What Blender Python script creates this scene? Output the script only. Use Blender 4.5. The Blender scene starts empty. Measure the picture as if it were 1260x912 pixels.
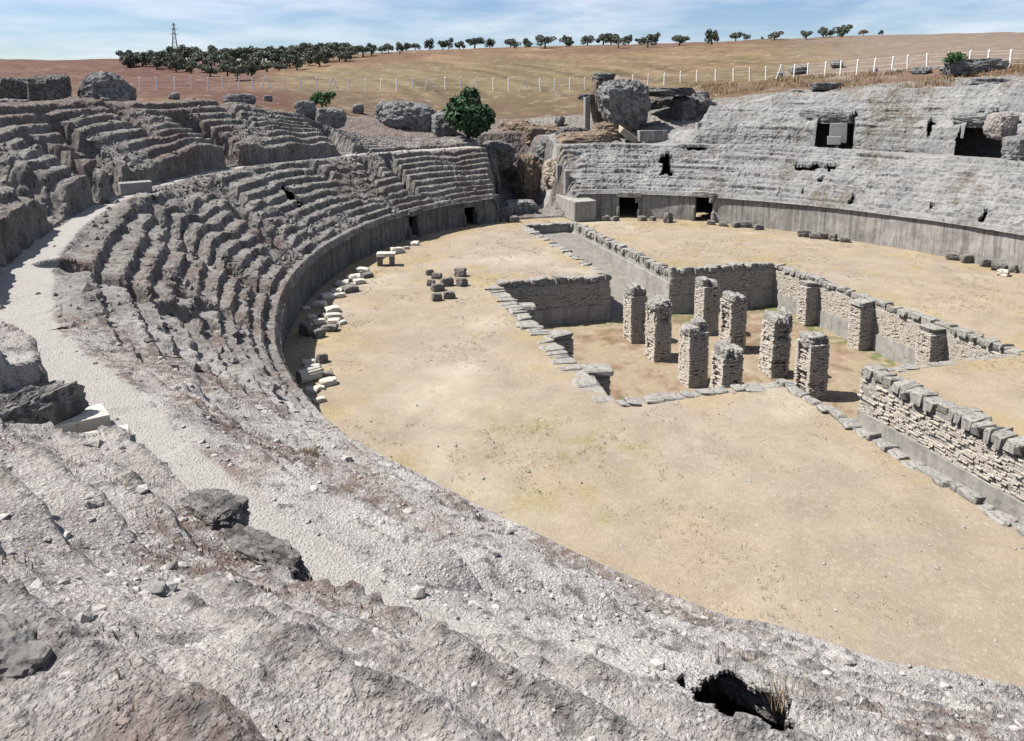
import bpy, bmesh, math, random
import numpy as np
from mathutils import Vector, Matrix

# ------------------------------------------------------------------ camera, sky, sun, exposure
SC = bpy.context.scene
COL = SC.collection
CX, CY, CZ, TH, FPX, HOR = -22.4, -32.4, 12.0, 0.27, 885.0, 118.0
PITCH = math.radians(7)
cam_d = bpy.data.cameras.new('camera'); cam = bpy.data.objects.new('camera', cam_d); COL.objects.link(cam)
cam.location = (CX, CY, CZ); cam.rotation_euler = (math.radians(83), 0, -TH)
cam_d.lens = FPX / 1260 * 36; cam_d.sensor_width = 36
cam_d.shift_y = -(456 - (HOR + FPX * math.tan(PITCH))) / 1260
cam_d.clip_start = 0.05; cam_d.clip_end = 20000
SC.camera = cam

SUN_EL = math.radians(57); SUN_D = Vector((-0.93, 0.36)).normalized()      # horizontal direction towards the sun
sun_d = bpy.data.lights.new('sun', 'SUN'); sun_d.energy = 4.8; sun_d.angle = math.radians(0.53); sun_d.color = (1.0, 0.955, 0.89)
sun = bpy.data.objects.new('sun', sun_d); COL.objects.link(sun)
to_sun = Vector((SUN_D.x * math.cos(SUN_EL), SUN_D.y * math.cos(SUN_EL), math.sin(SUN_EL)))
sun.rotation_euler = to_sun.to_track_quat('Z', 'Y').to_euler()
world = bpy.data.worlds.new('World'); SC.world = world; world.use_nodes = True
def build_world():
    nt = world.node_tree; nt.nodes.clear(); N = nt.nodes.new; L = nt.links.new
    out = N('ShaderNodeOutputWorld'); bg = N('ShaderNodeBackground'); L(bg.outputs[0], out.inputs[0])
    sky = N('ShaderNodeTexSky'); sky.sky_type = 'NISHITA'; sky.sun_disc = False
    sky.sun_elevation = SUN_EL; sky.sun_rotation = math.atan2(SUN_D.x, SUN_D.y)
    sky.altitude = 50; sky.air_density = 1.0; sky.dust_density = 0.5; sky.ozone_density = 2.0
    # cloud layer: a flat sheet of noise seen in perspective, so it packs towards the horizon
    tc = N('ShaderNodeTexCoord'); sx = N('ShaderNodeSeparateXYZ'); L(tc.outputs['Generated'], sx.inputs[0])
    def m(op, a_, b_):
        q = N('ShaderNodeMath'); q.operation = op
        for i, v in enumerate((a_, b_)):
            if isinstance(v, (int, float)): q.inputs[i].default_value = v
            else: L(v, q.inputs[i])
        return q.outputs[0]
    h = m('ADD', m('MAXIMUM', sx.outputs[2], 0.0), 0.10); cb = N('ShaderNodeCombineXYZ')
    L(m('DIVIDE', sx.outputs[0], h), cb.inputs[0]); L(m('DIVIDE', sx.outputs[1], h), cb.inputs[1])
    n1 = N('ShaderNodeTexNoise'); n1.inputs['Scale'].default_value = .85; n1.inputs['Detail'].default_value = 8; n1.inputs['Roughness'].default_value = .6; n1.inputs['Distortion'].default_value = .2
    L(cb.outputs[0], n1.inputs['Vector'])
    rp = N('ShaderNodeValToRGB'); rp.color_ramp.elements[0].position = .38; rp.color_ramp.elements[1].position = .72
    L(n1.outputs['Fac'], rp.inputs[0])
    tint = N('ShaderNodeMix'); tint.data_type = 'RGBA'; tint.blend_type = 'MULTIPLY'; tint.inputs['Factor'].default_value = 1; L(sky.outputs[0], tint.inputs['A']); tint.inputs['B'].default_value = (.92, .99, 1.14, 1)   # film leans blue
    mx = N('ShaderNodeMix'); mx.data_type = 'RGBA'
    L(m('MULTIPLY', m('MULTIPLY', rp.outputs[0], .8), m('GREATER_THAN', sx.outputs[2], 0.0)), mx.inputs['Factor']); L(tint.outputs['Result'], mx.inputs['A'])
    mx.inputs['B'].default_value = (8.4, 8.8, 9.5, 1)
    L(mx.outputs['Result'], bg.inputs['Color']); bg.inputs['Strength'].default_value = 0.05
build_world()
SC.view_settings.view_transform = 'Standard'; SC.view_settings.look = 'None'
SC.view_settings.exposure = 1.16; SC.view_settings.gamma = 1.0
SC.view_settings.use_curve_mapping = False
SC.cycles.diffuse_bounces = 1

#<TERRAIN>
# ------------------------------------------------------------------ noise
def _h(ix, iy, iz, seed):
    h = (ix.astype(np.int64) * 374761393 + iy.astype(np.int64) * 668265263 + iz.astype(np.int64) * 2147483647 + seed * 974634773) & 0xffffffff
    h = ((h ^ (h >> 13)) * 1274126177) & 0xffffffff
    h = ((h ^ (h >> 16)) * 2246822519) & 0xffffffff
    h = h ^ (h >> 15)
    return (h & 0xffffff).astype(np.float32) / np.float32(0xffffff)
def vn(x, y, z=None, seed=0):
    """value noise 0..1, 2-D or 3-D"""
    fx = np.floor(x); fy = np.floor(y); ux = (x - fx).astype(np.float32); uy = (y - fy).astype(np.float32)
    ix = fx.astype(np.int64); iy = fy.astype(np.int64)
    ux = ux * ux * ux * (ux * (ux * 6 - 15) + 10); uy = uy * uy * uy * (uy * (uy * 6 - 15) + 10)
    def plane(iz):
        a = _h(ix, iy, iz, seed); b = _h(ix + 1, iy, iz, seed); c = _h(ix, iy + 1, iz, seed); d = _h(ix + 1, iy + 1, iz, seed)
        return (a + (b - a) * ux) * (1 - uy) + (c + (d - c) * ux) * uy
    if z is None: return plane(np.zeros_like(ix))
    fz = np.floor(z); uz = (z - fz).astype(np.float32); iz = fz.astype(np.int64); uz = uz * uz * (3 - 2 * uz)
    return plane(iz) * (1 - uz) + plane(iz + 1) * uz
def fbm(x, y, z=None, octv=4, seed=0, gain=.5, lac=2.03):
    s = 0; a = 1; t = 0; f = 1
    for i in range(octv):
        s = s + a * (vn(x * f, y * f, None if z is None else z * f, seed + i * 17) * 2 - 1); t += a; a *= gain; f *= lac
    return s / t
def crag(x, y, z, octv=3, seed=0, gain=.5):
    """billowed noise: lumps with creases between, 0..1"""
    s = 0; a = 1; t = 0; f = 1
    for i in range(octv):
        s = s + a * np.abs(vn(x * f, y * f, z * f, seed + i * 31) * 2 - 1); t += a; a *= gain; f *= 2.1
    return s / t
def sstep(a, b, x):
    u = np.clip((x - a) / (b - a), 0, 1); return u * u * (3 - 2 * u)

# ------------------------------------------------------------------ the bowl: ellipse coordinates t (degrees, 0 = far gate, negative = left) and d (metres outward)
EA, EB = 34.6, 24.1
def tab(t, pts):
    p = np.array(pts, float); return np.interp(t, p[:, 0], p[:, 1])
def D0(t): return tab(t, [(-180, -3.4), (-150, -3.5), (-142, -3.2), (-138, -2.5), (-132, -2.1), (-125, -1.6), (-119, -1.2), (-113, -.5), (-108, -.3), (-98, 0), (180, 0)])
def ZP(t): return tab(t, [(-180, 3.2), (-125, 3.2), (-112, 2.9), (-100, 2.6), (-60, 2.4), (-13, 2.7), (8, 2.7), (45, 2.8), (75, 3.0), (110, 3.), (180, 3.2)])
def PC(t): return tab(t, [(-180, 6.9), (-130, 6.9), (-121, 6.7), (-108, 7.1), (-95, 7.6), (-74, 8.6), (-55, 8.6), (-42, 7.0), (-18, 6.0), (10, 6.0), (32, 6.3), (49, 6.3), (75, 6.7), (180, 7.0)])
def PW(t): return tab(t, [(-180, .75), (-130, .62), (-120, .72), (-112, .85), (-104, .9), (-90, .6), (-60, .6), (-35, .6), (-20, 1.2), (10, .9), (180, 1.0)])
def ZPATH(t): return tab(t, [(-180, 6.8), (-60, 6.8), (-15, 6.75), (10, 6.9), (40, 7.05), (180, 7.1)])
def ZR(t): return tab(t, [(-180, 10.6), (-150, 10.6), (-130, 10.2), (-115, 10.), (-100, 10.9), (-80, 11.5), (-60, 11.7), (-45, 11.4), (-37, 10.4), (-30, 8.6), (-24, 7.7), (-13, 7.3), (8, 7.3), (20, 7.4), (27, 7.6), (29.2, 8.0), (31.2, 10.7), (35, 11.4), (45, 12.3), (60, 12.7), (90, 12.8), (120, 12.5), (180, 11)])
def UW(t): return tab(t, [(-180, 4.4), (-130, 4.4), (-110, 5.6), (-60, 6.), (-30, 5), (8, 3.5), (30, 3.0), (60, 3.2), (120, 4), (180, 4.4)])
def pos(t, d):
    a = np.radians(t); s = np.sin(a); c = np.cos(a); nx = s / EB; ny = c / EA; l = np.sqrt(nx * nx + ny * ny)
    return EB * s + d * nx / l, EA * c + d * ny / l
_tt = np.linspace(-180, 180, 7201)[:-1]; _ex, _ey = pos(_tt, 0)
def inv(x, y):
    x = np.atleast_1d(np.asarray(x, float)); y = np.atleast_1d(np.asarray(y, float)); T = np.empty_like(x); D = np.empty_like(x)
    for k in range(len(x)):
        i = np.argmin((_ex - x[k]) ** 2 + (_ey - y[k]) ** 2); T[k] = _tt[i]
    a = np.radians(T); nx = np.sin(a) / EB; ny = np.cos(a) / EA; l = np.sqrt(nx * nx + ny * ny)
    D = ((x - EB * np.sin(a)) * nx + (y - EA * np.cos(a)) * ny) / l
    return T, D

# camera-frame helper used only to turn survey bearings into world points
def ray(u, v):
    py = HOR + FPX * math.tan(PITCH); cp, sp = math.cos(PITCH), math.sin(PITCH)
    fx = u - 630.; fy = FPX * cp - (v - py) * sp; fz = -FPX * sp - (v - py) * cp
    co, si = math.cos(TH), math.sin(TH)
    return (fx * co + fy * si) / fy, (-fx * si + fy * co) / fy, fz / fy
def at(u, v, dist):
    dx, dy, dz = ray(u, v); return (CX + dx * dist, CY + dy * dist, CZ + dz * dist)
def onz(u, v, z):
    dx, dy, dz = ray(u, v); k = (z - CZ) / dz; return (CX + dx * k, CY + dy * k, z)

# hills round the site: thin plate through survey points
HP = [at(*p) for p in [
    (0, 128, 60), (100, 124, 66), (170, 122, 75), (290, 120, 82), (400, 122, 88), (0, 76, 200), (60, 74, 230), (110, 78, 200),
    (180, 113, 98), (290, 112, 100), (420, 108, 104), (560, 107, 112), (700, 105, 112), (840, 104, 108), (960, 98, 100), (1060, 92, 90), (1150, 84, 82), (1240, 79, 74),
    (150, 84, 250), (300, 90, 170), (420, 70, 190), (560, 61, 220), (700, 57, 225), (850, 53, 220), (1000, 47, 210), (1100, 43, 200), (1250, 41, 170),
    (160, 72, 330), (560, 64, 280), (900, 58, 280), (1250, 48, 230), (0, 76, 300),
    (450, 136, 96), (600, 122, 106), (680, 122, 106), (560, 116, 108), (470, 160, 78), (525, 170, 77), (560, 148, 90), (620, 152, 90), (690, 150, 90), (735, 146, 88), (780, 144, 88), (880, 116, 92), (1000, 108, 84), (1120, 106, 76), (1240, 106, 66)]]
HP += [(-75, -60, 13), (-60, -90, 13), (0, -95, 12), (60, -70, 14), (75, -10, 16), (-90, -10, 13), (-200, -150, 16), (100, -250, 14), (250, -100, 20), (-70, 20, 12.2), (-300, 100, 22), (300, 100, 30), (0, 520, 22), (-300, 420, 26), (350, 420, 28)]
HP = np.array(HP)
def _tps(p, q):
    r2 = ((p[:, None, :] - q[None, :, :]) ** 2).sum(2) / 2500.; return r2 * np.log(r2 + 1e-9)
_n = len(HP); _K = _tps(HP[:, :2], HP[:, :2]) + np.eye(_n) * .15
_Pm = np.c_[np.ones(_n), HP[:, :2] / 50]; _M = np.zeros((_n + 3, _n + 3)); _M[:_n, :_n] = _K; _M[:_n, _n:] = _Pm; _M[_n:, :_n] = _Pm.T
_w = np.linalg.solve(_M, np.r_[HP[:, 2], 0, 0, 0])
def hill(x, y):
    sh = x.shape; p = np.c_[x.ravel(), y.ravel()]; o = np.empty(len(p))
    for i in range(0, len(p), 40000):
        q = p[i:i + 40000]; o[i:i + 40000] = _tps(q, HP[:, :2]) @ _w[:_n] + np.c_[np.ones(len(q)), q / 50] @ _w[_n:]
    r = np.hypot(x, y).ravel(); o = o * (1 - sstep(450, 900, r)) + 14 * sstep(450, 900, r)
    return o.reshape(sh)

# cuts and mounds in the banks: polyline (x, y), half width, height change, edge softness
CUTS = [  # points, half width, depth, softness, floor
    ([(-35.9, 12.3), (-34.7, 11.9), (-32.6, 9.6)], .75, -1.7, .35, None), ([(-35.5, 7.8), (-34.3, 7.2), (-32.5, 6.5)], .7, -1.3, .3, None),
    ([(-36.5, 1.0), (-34.0, .7), (-33.0, .6)], 1.5, -1.6, .6, 6.9), ([(-31.2, 25.1), (-30.4, 24.8), (-29.5, 24.6), (-28.6, 23.8)], .9, -2.2, .3, 6.9),
    ([(-21.8, 35.9), (-21.2, 35.2), (-20.0, 33.5)], 1.0, -2.2, .35, 6.9), ([(-30.2, -7.0), (-28.5, -7.3), (-27.4, -8.0), (-26.4, -6.6)], .55, -1.2, .25, None),
    ([(-30.0, 6.1), (-28.5, 5.4), (-27.2, 3.8), (-25.6, 3.0)], .8, -1.0, .5, None), ([(-26.8, -4.0), (-25.6, -3.6)], .6, -.8, .4, None),
    ([(-15.9, 33.6), (-14.3, 30.3)], .55, -1.6, .2, None), ([(-18.3, 31.6), (-17.4, 30.6)], .7, -1.3, .3, None),
    ([(-31.0, -25.4), (-28.0, -22.4), (-25.9, -20.9)], 1.35, 0, .2, 6.72), ([(-35, -14.2), (-32, -13.2), (-29.5, -12.1)], .8, 0, .25, 6.75),
    ([(-26.6, 12.6), (-25.2, 11.9)], .7, -.9, .4, None), ([(-22.7, 27.2), (-21.6, 26.4)], .6, -.8, .3, None), ([(-28.9, 17.5), (-27.2, 16.4)], .5, -.7, .3, None),
    ([(-35.0, 20.5), (-33.2, 19.4)], .7, -1.0, .4, None), ([(-30.2, 31.8), (-28.0, 29.6)], .7, -1.0, .4, None)]
HOLES = [([(-19.0, -27.6), (-19.65, -28.65)], .36), ([(-24.4, 21.4), (-23.8, 20.6)], .62), ([(11.9, 33.1), (12.6, 34.5)], .6), ([(20.8, 24.8), (22.2, 22.9), (23.5, 21.1)], .34), ([(21.2, 21.95), (21.4, 22.0)], .26),
         ([(14.7, 34.1), (15.9, 33.0)], .36), ([(30.0, 15.0), (30.7, 12.9)], .85), ([(25.1, 26.5), (26.0, 24.4)], .75), ([(29.2, 18.2), (29.6, 18.3)], .36), ([(-21.0, 35.0), (-20.3, 34.0)], .5), ([(-15.5, 33.0), (-14.8, 31.5)], .3), ([(-30.0, 24.7), (-29.2, 24.2)], .4),
         ([(18.3, 23.8), (18.8, 24.2)], .13), ([(21.2, 18.0), (21.7, 18.3)], .16), ([(23.3, 12.0), (23.8, 12.3)], .14), ([(24.1, 8.1), (24.7, 8.3)], .17), ([(24.5, 10.0), (24.9, 10.2)], .13), ([(19.8, 22.3), (20.0, 22.5)], .12)]
def seg_dist(x, y, pts):
    best = None
    for (x0, y0), (x1, y1) in zip(pts[:-1], pts[1:]):
        vx, vy = x1 - x0, y1 - y0; L2 = vx * vx + vy * vy + 1e-9
        u = np.clip(((x - x0) * vx + (y - y0) * vy) / L2, 0, 1)
        r = np.hypot(x - x0 - u * vx, y - y0 - u * vy); best = r if best is None else np.minimum(best, r)
    return best
GATE_L, GATE_R = -5.3, 1.9
def height(t, d, x, y):
    """height of the bowl surface and the material masks; d counts from the podium edge"""
    zp, pc, pw, zpa, zr, uw = ZP(t), PC(t), PW(t), ZPATH(t), ZR(t), UW(t)
    wob = fbm(x * .35, y * .35, None, 3, 5) * .14 + fbm(x * 1.9, y * 1.9, None, 2, 9) * .08
    nr = 1 - sstep(-127, -113, t)
    dd = d + wob * sstep(.3, 1.2, d) * (1 - .55 * nr)
    di, do = pc - pw, pc + pw
    ero = sstep(.46, .68, vn(x * .30 + 7, y * .30, None, 21) * .7 + vn(x * .9, y * .9, None, 22) * .3) * (1 - .8 * sstep(-115, -111, t) * (1 - sstep(-98, -94, t)))       # worn stretches
    right = sstep(2, 12, t); near = 1 - sstep(-137, -131, t)
    # lower bank
    n1 = 9.
    sec = np.floor((t + 3 * vn(x * .3, y * .3, None, 33)) / 9.5); ph = vn(sec * 3.7, sec * 0, None, 35) * .9 * (1 - right)       # each wedge between two stairs is set a little differently
    u = np.clip((dd - .55) / (di - .55), 0, 1)
    k = np.clip(u * n1 + ph * np.minimum(1, (1 - u) * 4) * np.minimum(1, u * 4), 0, n1); fr = k - np.floor(k)
    st = (np.floor(k) + sstep(.0, .13, fr)) / n1
    st = np.where(u >= 1, 1, st); st = st + (1 / n1) * (1 - u) * 0
    edge = 1 - np.minimum(sstep(.3, .5, fr), 1)
    sharp = (.80 - .62 * ero) * (1 - .3 * right) * (1 - .25 * near)
    zl = zp + (zpa - zp) * (u * (1 - sharp) + st * sharp)
    # finer eroded strata on the sunny side
    kk = u * 15; f2 = kk - np.floor(kk); st2 = (np.floor(kk) + sstep(0, .35, f2)) / 15
    zl = zl + right * (zpa - zp) * (st2 - u) * .55
    # upper bank
    n2 = 8.
    v = np.clip((dd - do) / uw, 0, 1)
    k = v * n2; fr = k - np.floor(k); edge = np.where(dd > do, 1 - sstep(.3, .5, fr), edge); st = (np.floor(k) + sstep(.0, .16, fr)) / n2; st = np.where(v >= 1, 1, st)
    prof_r = np.where(v < .15, v / .15 * .40, .40 + (v - .15) / .85 * .60)      # sunny side: a rock face above the walkway
    vv = v * (1 - sharp) + st * sharp
    vv = vv * (1 - right) + prof_r * right
    jump = tab(t, [(-180, .8), (-124, .8), (-119, 1.15), (-37, 1.15), (-31, .25), (180, .2)]) * (1 - right) * (.6 + .6 * vn(x * .4, y * .4, None, 55)) * sstep(0, .12, dd - do)
    zu = zpa + jump + (zr - zpa - jump) * vv
    z = np.where(dd < do, zl, zu)
    # close to the camera the bank is one even slope of worn rows
    zn = 3.0 + .62 * dd
    kn = dd / .95 + .25; fn = kn - np.floor(kn)
    zn = zn + (sstep(.0, .16, fn) - fn) * .62 * .95 * 1.0 * (1 - .35 * ero)
    edge = edge * (1 - near) + near * (1 - sstep(.3, .55, fn)); edge = np.maximum(edge, right * .8)
    zn = np.minimum(zn, 10.6 + .05 * dd)
    z = z * (1 - near) + zn * near
    z = z + (fbm(x * .16, y * .16, None, 3, 61) * (.35 - .23 * nr) + fbm(x * .7, y * .7, None, 3, 63) * .16 * (.3 + ero) * (1 - .8 * nr) + right * fbm(x * .28, y * .28, None, 3, 65) * .9 * sstep(0, 1.5, dd - do)) * sstep(.8, 3, d) * (1 - .8 * sstep(.0, .5, pw + .3 - np.abs(dd - pc)) * (1 - near))
    # beyond the rim run out into the hill
    rim = do + uw
    q = sstep(0, 9, d - rim); qm = q > 0
    if qm.any():
        hz = np.zeros_like(z); hz[qm] = hill(x[qm], y[qm]); z = z * (1 - q) + hz * q
    # gateway cut
    gx = x + fbm(x * .5, y * .5, None, 3, 651) * .7; g = sstep(GATE_L - .6, GATE_L + .7, gx) * (1 - sstep(GATE_R - .7, GATE_R + 1.1, gx)) * sstep(0, 1, y)
    zg = .15 + 8.5 * sstep(11, 16, d) * (1 - .0) + np.clip(d - 16, 0, 40) * .12
    z = np.where(zg < z, z * (1 - g) + zg * g, z)
    path = sstep(-.05, .35, pw - np.abs(dd - pc)) * (1 - near)
    for pts, hw, dh, soft, flo in CUTS:
        r = seg_dist(x, y, pts)
        if r.min() > hw + soft + .6: continue
        r = r + fbm(x * 1.3, y * 1.3, None, 3, 71) * .3 * min(1., hw)
        m = 1 - sstep(hw - soft, hw + soft, r)
        if flo is None: z = z + dh * m; path = path * (1 - m)
        else: zc = np.minimum(z, np.maximum(z + dh, flo) if dh else flo); z = z * (1 - m) + zc * m
    lf = np.where(dd > do, v * n2, u * n1); lf = lf - np.floor(lf); lf = lf * (1 - near) + fn * near
    lip = np.exp(-((lf - .25) / .065) ** 2) * sstep(.3, .55, vn(x * .8, y * .8, None, 37) * .6 + vn(x * 2.6, y * 2.6, None, 38) * .4) * (1 - sstep(-112, -100, t)) * np.where((u >= 1) & (dd < do) & (near < .5), 0, 1)
    height.lip = lip
    return z, path, ero, edge, right
#</TERRAIN>

# ------------------------------------------------------------------ helpers
RND = random.Random(11)
def mesh_np(name, V, Fq, smooth=True):
    V = np.ascontiguousarray(V, dtype=np.float32); Fq = np.ascontiguousarray(Fq, dtype=np.int32); n, k = Fq.shape
    me = bpy.data.meshes.new(name); me.vertices.add(len(V)); me.vertices.foreach_set('co', V.ravel())
    me.loops.add(n * k); me.loops.foreach_set('vertex_index', Fq.ravel())
    me.polygons.add(n); me.polygons.foreach_set('loop_start', np.arange(0, n * k, k, dtype=np.int32))
    me.polygons.foreach_set('use_smooth', np.full(n, smooth)); me.update(calc_edges=True); return me
def mesh_py(name, V, F, smooth=False):
    me = bpy.data.meshes.new(name); me.from_pydata([tuple(map(float, v)) for v in V], [], F)
    if smooth: me.polygons.foreach_set('use_smooth', [True] * len(me.polygons))
    me.update(); return me
def link(name, me, mat=None, parent=None):
    o = bpy.data.objects.new(name, me); COL.objects.link(o)
    if mat is not None and me is not None and not me.materials: me.materials.append(mat)
    if parent is not None: o.parent = parent
    return o
def tag(o, label, cat, group=None):
    o['label'] = label; o['category'] = cat
    if group: o['group'] = group
    return o
def structure(o): o['kind'] = 'structure'; return o
def stuff(o): o['kind'] = 'stuff'; return o
def empty(name, loc, rz=0.):
    o = bpy.data.objects.new(name, None); COL.objects.link(o); o.location = loc; o.rotation_euler = (0, 0, rz); o.empty_display_size = .2; return o
def attr(me, name, rgb):
    a = me.attributes.new(name, 'FLOAT_COLOR', 'POINT'); c = np.ones((len(me.vertices), 4), np.float32); c[:, :3] = rgb if name in ('mask', 'palette') else np.asarray(rgb) * ALB; a.data.foreach_set('color', c.ravel())
def gridfaces(nr, nc):
    i = np.arange((nr - 1) * (nc - 1)); r, c = i // (nc - 1), i % (nc - 1); a = r * nc + c
    return np.c_[a, a + 1, a + nc + 1, a + nc]

# ------------------------------------------------------------------ materials
ALB = .54          # base colours below were measured at exposure 0; this brings them to the exposure used
class MB:
    def __init__(s, name):
        s.m = bpy.data.materials.new(name); s.m.use_nodes = True; s.nt = s.m.node_tree; s.b = s.nt.nodes['Principled BSDF']
        s.b.inputs['Roughness'].default_value = .95; s.b.inputs['Specular IOR Level'].default_value = .12
        tc = s.n('ShaderNodeTexCoord'); s.co = tc.outputs['Object']; s.gen = tc
    def n(s, k): return s.nt.nodes.new(k)
    def l(s, a, b): s.nt.links.new(a, b)
    def noise(s, scale, detail=4, rough=.55, stretch=None, dist=0., vec=None):
        t = s.n('ShaderNodeTexNoise'); t.inputs['Scale'].default_value = scale; t.inputs['Detail'].default_value = detail; t.inputs['Roughness'].default_value = rough; t.inputs['Distortion'].default_value = dist
        v = vec or s.co
        if stretch:
            m = s.n('ShaderNodeMapping'); m.inputs['Scale'].default_value = stretch; s.l(v, m.inputs[0]); v = m.outputs[0]
        s.l(v, t.inputs['Vector']); return t.outputs['Fac']
    def ramp(s, fac, a, b):
        r = s.n('ShaderNodeMapRange'); r.interpolation_type = 'SMOOTHSTEP'; r.inputs['From Min'].default_value = a; r.inputs['From Max'].default_value = b; s.l(fac, r.inputs['Value']); return r.outputs[0]
    def col(s, c):
        r = s.n('ShaderNodeRGB'); r.outputs[0].default_value = (*(ALB * x for x in c), 1); return r.outputs[0]
    def mix(s, f, a, b, mode='MIX'):
        m = s.n('ShaderNodeMix'); m.data_type = 'RGBA'; m.blend_type = mode
        if isinstance(f, (int, float)): m.inputs['Factor'].default_value = f
        else: s.l(f, m.inputs['Factor'])
        for k, v in (('A', a), ('B', b)):
            v = s.col(v) if isinstance(v, tuple) else v; s.l(v, m.inputs[k])
        return m.outputs['Result']
    def math(s, op, a, b):
        m = s.n('ShaderNodeMath'); m.operation = op
        for i, v in enumerate((a, b)):
            if isinstance(v, (int, float)): m.inputs[i].default_value = v
            else: s.l(v, m.inputs[i])
        return m.outputs[0]
    def attr(s, name):
        a = s.n('ShaderNodeAttribute'); a.attribute_name = name; return a.outputs['Color']
    def sep(s, c):
        a = s.n('ShaderNodeSeparateColor'); s.l(c, a.inputs[0]); return a.outputs
    def bump(s, h, strength=.5, dist=.03):
        b = s.n('ShaderNodeBump'); b.inputs['Strength'].default_value = strength; b.inputs['Distance'].default_value = dist; s.l(h, b.inputs['Height'])
        s.l(b.outputs[0], s.b.inputs['Normal'])
    def done(s, c): s.l(c, s.b.inputs['Base Color']); return s.m

def rock_mat(name, light, mid, dark, pathc, veg, fine=1., dk=.55, pit=.3, other=None):
    M = MB(name); m = M.sep(M.attr('mask'))
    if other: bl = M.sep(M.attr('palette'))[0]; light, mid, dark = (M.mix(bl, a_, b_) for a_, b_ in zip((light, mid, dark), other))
    c = M.mix(M.ramp(M.noise(.55 * fine, 6, .6), .38, .62), light, mid)
    c = M.mix(M.math('MULTIPLY', M.ramp(M.noise(2.6 * fine, 6, .68), dk - .05, dk + .09), .8), c, dark)          # lichen patches
    c = M.mix(M.ramp(M.noise(9. * fine, 4, .7), .46, .70), c, M.mix(.5, c, light))
    c = M.mix(M.math('MULTIPLY', M.ramp(M.noise(22. * fine, 3, .6), .56, .66), .55), c, dark)
    v = M.math('MULTIPLY', m[1], M.ramp(M.noise(3.2 * fine, 6, .7), .36, .6)); c = M.mix(v, c, M.mix(M.noise(7, 3), veg, tuple(x * .62 for x in veg)))
    pn = M.mix(M.noise(3, 6, .7), pathc, tuple(x * .82 for x in pathc)); pn = M.mix(M.ramp(M.noise(26, 3), .6, .7), pn, tuple(x * .6 for x in pathc))
    pm = M.ramp(M.math('ADD', m[0], M.math('MULTIPLY', M.math('SUBTRACT', M.noise(2.2, 5, .65), .5), .9)), .35, .7)
    c = M.mix(pm, c, pn)
    h = M.math('ADD', M.noise(14 * fine, 6, .7), M.math('MULTIPLY', M.noise(55 * fine, 4, .6), .5))
    vo = M.n('ShaderNodeTexVoronoi'); vo.inputs['Scale'].default_value = 16 * fine; M.l(M.co, vo.inputs['Vector']); v2 = M.n('ShaderNodeTexVoronoi'); v2.inputs['Scale'].default_value = 42 * fine; M.l(M.co, v2.inputs['Vector'])
    peb = M.math('ADD', M.ramp(vo.outputs['Distance'], .55, .1), M.math('MULTIPLY', M.ramp(v2.outputs['Distance'], .5, .1), .5))
    h = M.math('ADD', h, M.math('MULTIPLY', peb, .55)); inv_ = M.math('SUBTRACT', 1., m[0])
    c = M.mix(M.math('MULTIPLY', M.math('MULTIPLY', M.ramp(vo.outputs['Distance'], .42, .62), pit), inv_), c, dark)          # pits between the aggregate
    c = M.mix(M.math('MULTIPLY', M.ramp(M.noise(6 * fine, 5, .7), .35, .6), M.math('MULTIPLY', m[2], .7)), c, dark)          # lichen on the exposed row edges
    M.bump(h, .9, .05 / fine)
    return M.done(c)
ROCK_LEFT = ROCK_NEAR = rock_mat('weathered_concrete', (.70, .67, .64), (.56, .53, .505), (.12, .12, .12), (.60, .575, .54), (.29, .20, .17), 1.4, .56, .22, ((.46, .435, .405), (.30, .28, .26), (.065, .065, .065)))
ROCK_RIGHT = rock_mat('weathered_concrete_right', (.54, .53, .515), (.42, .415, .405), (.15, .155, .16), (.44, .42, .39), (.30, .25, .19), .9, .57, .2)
def ground_mat(name, attr_name='tint', grain=18., amt=.45, bump=.6, fibre=False):
    M = MB(name); c = M.attr(attr_name)
    g = M.noise(grain, 5, .75); c = M.mix(M.math('MULTIPLY', M.ramp(g, .5, .75), amt), c, M.mix(.55, c, (.05, .04, .03)))
    c = M.mix(M.math('MULTIPLY', M.ramp(M.noise(grain * .37, 5, .7), .5, .7), .4), c, M.mix(.5, c, (.75, .68, .55)))
    if fibre:
        for sc_, lo, hi, k_, tgt in ((2.2, .5, .68, .45, (.34, .26, .175)), (6.5, .52, .68, .55, (.62, .54, .42)), (30., .5, .7, .5, (.22, .17, .10))):
            c = M.mix(M.math('MULTIPLY', M.ramp(M.noise(sc_, 6, .78), lo, hi), k_), c, tgt)
    M.bump(M.math('ADD', g, M.noise(grain * 3, 3)), bump, .05)
    return M.done(c)
ARENA_M = ground_mat('dry_turf', grain=11., fibre=True)
HILL_M = ground_mat('hill_soil', grain=1.2, amt=.5)
PITFLOOR_M = ground_mat('pit_litter', grain=6., amt=.8)
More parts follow.
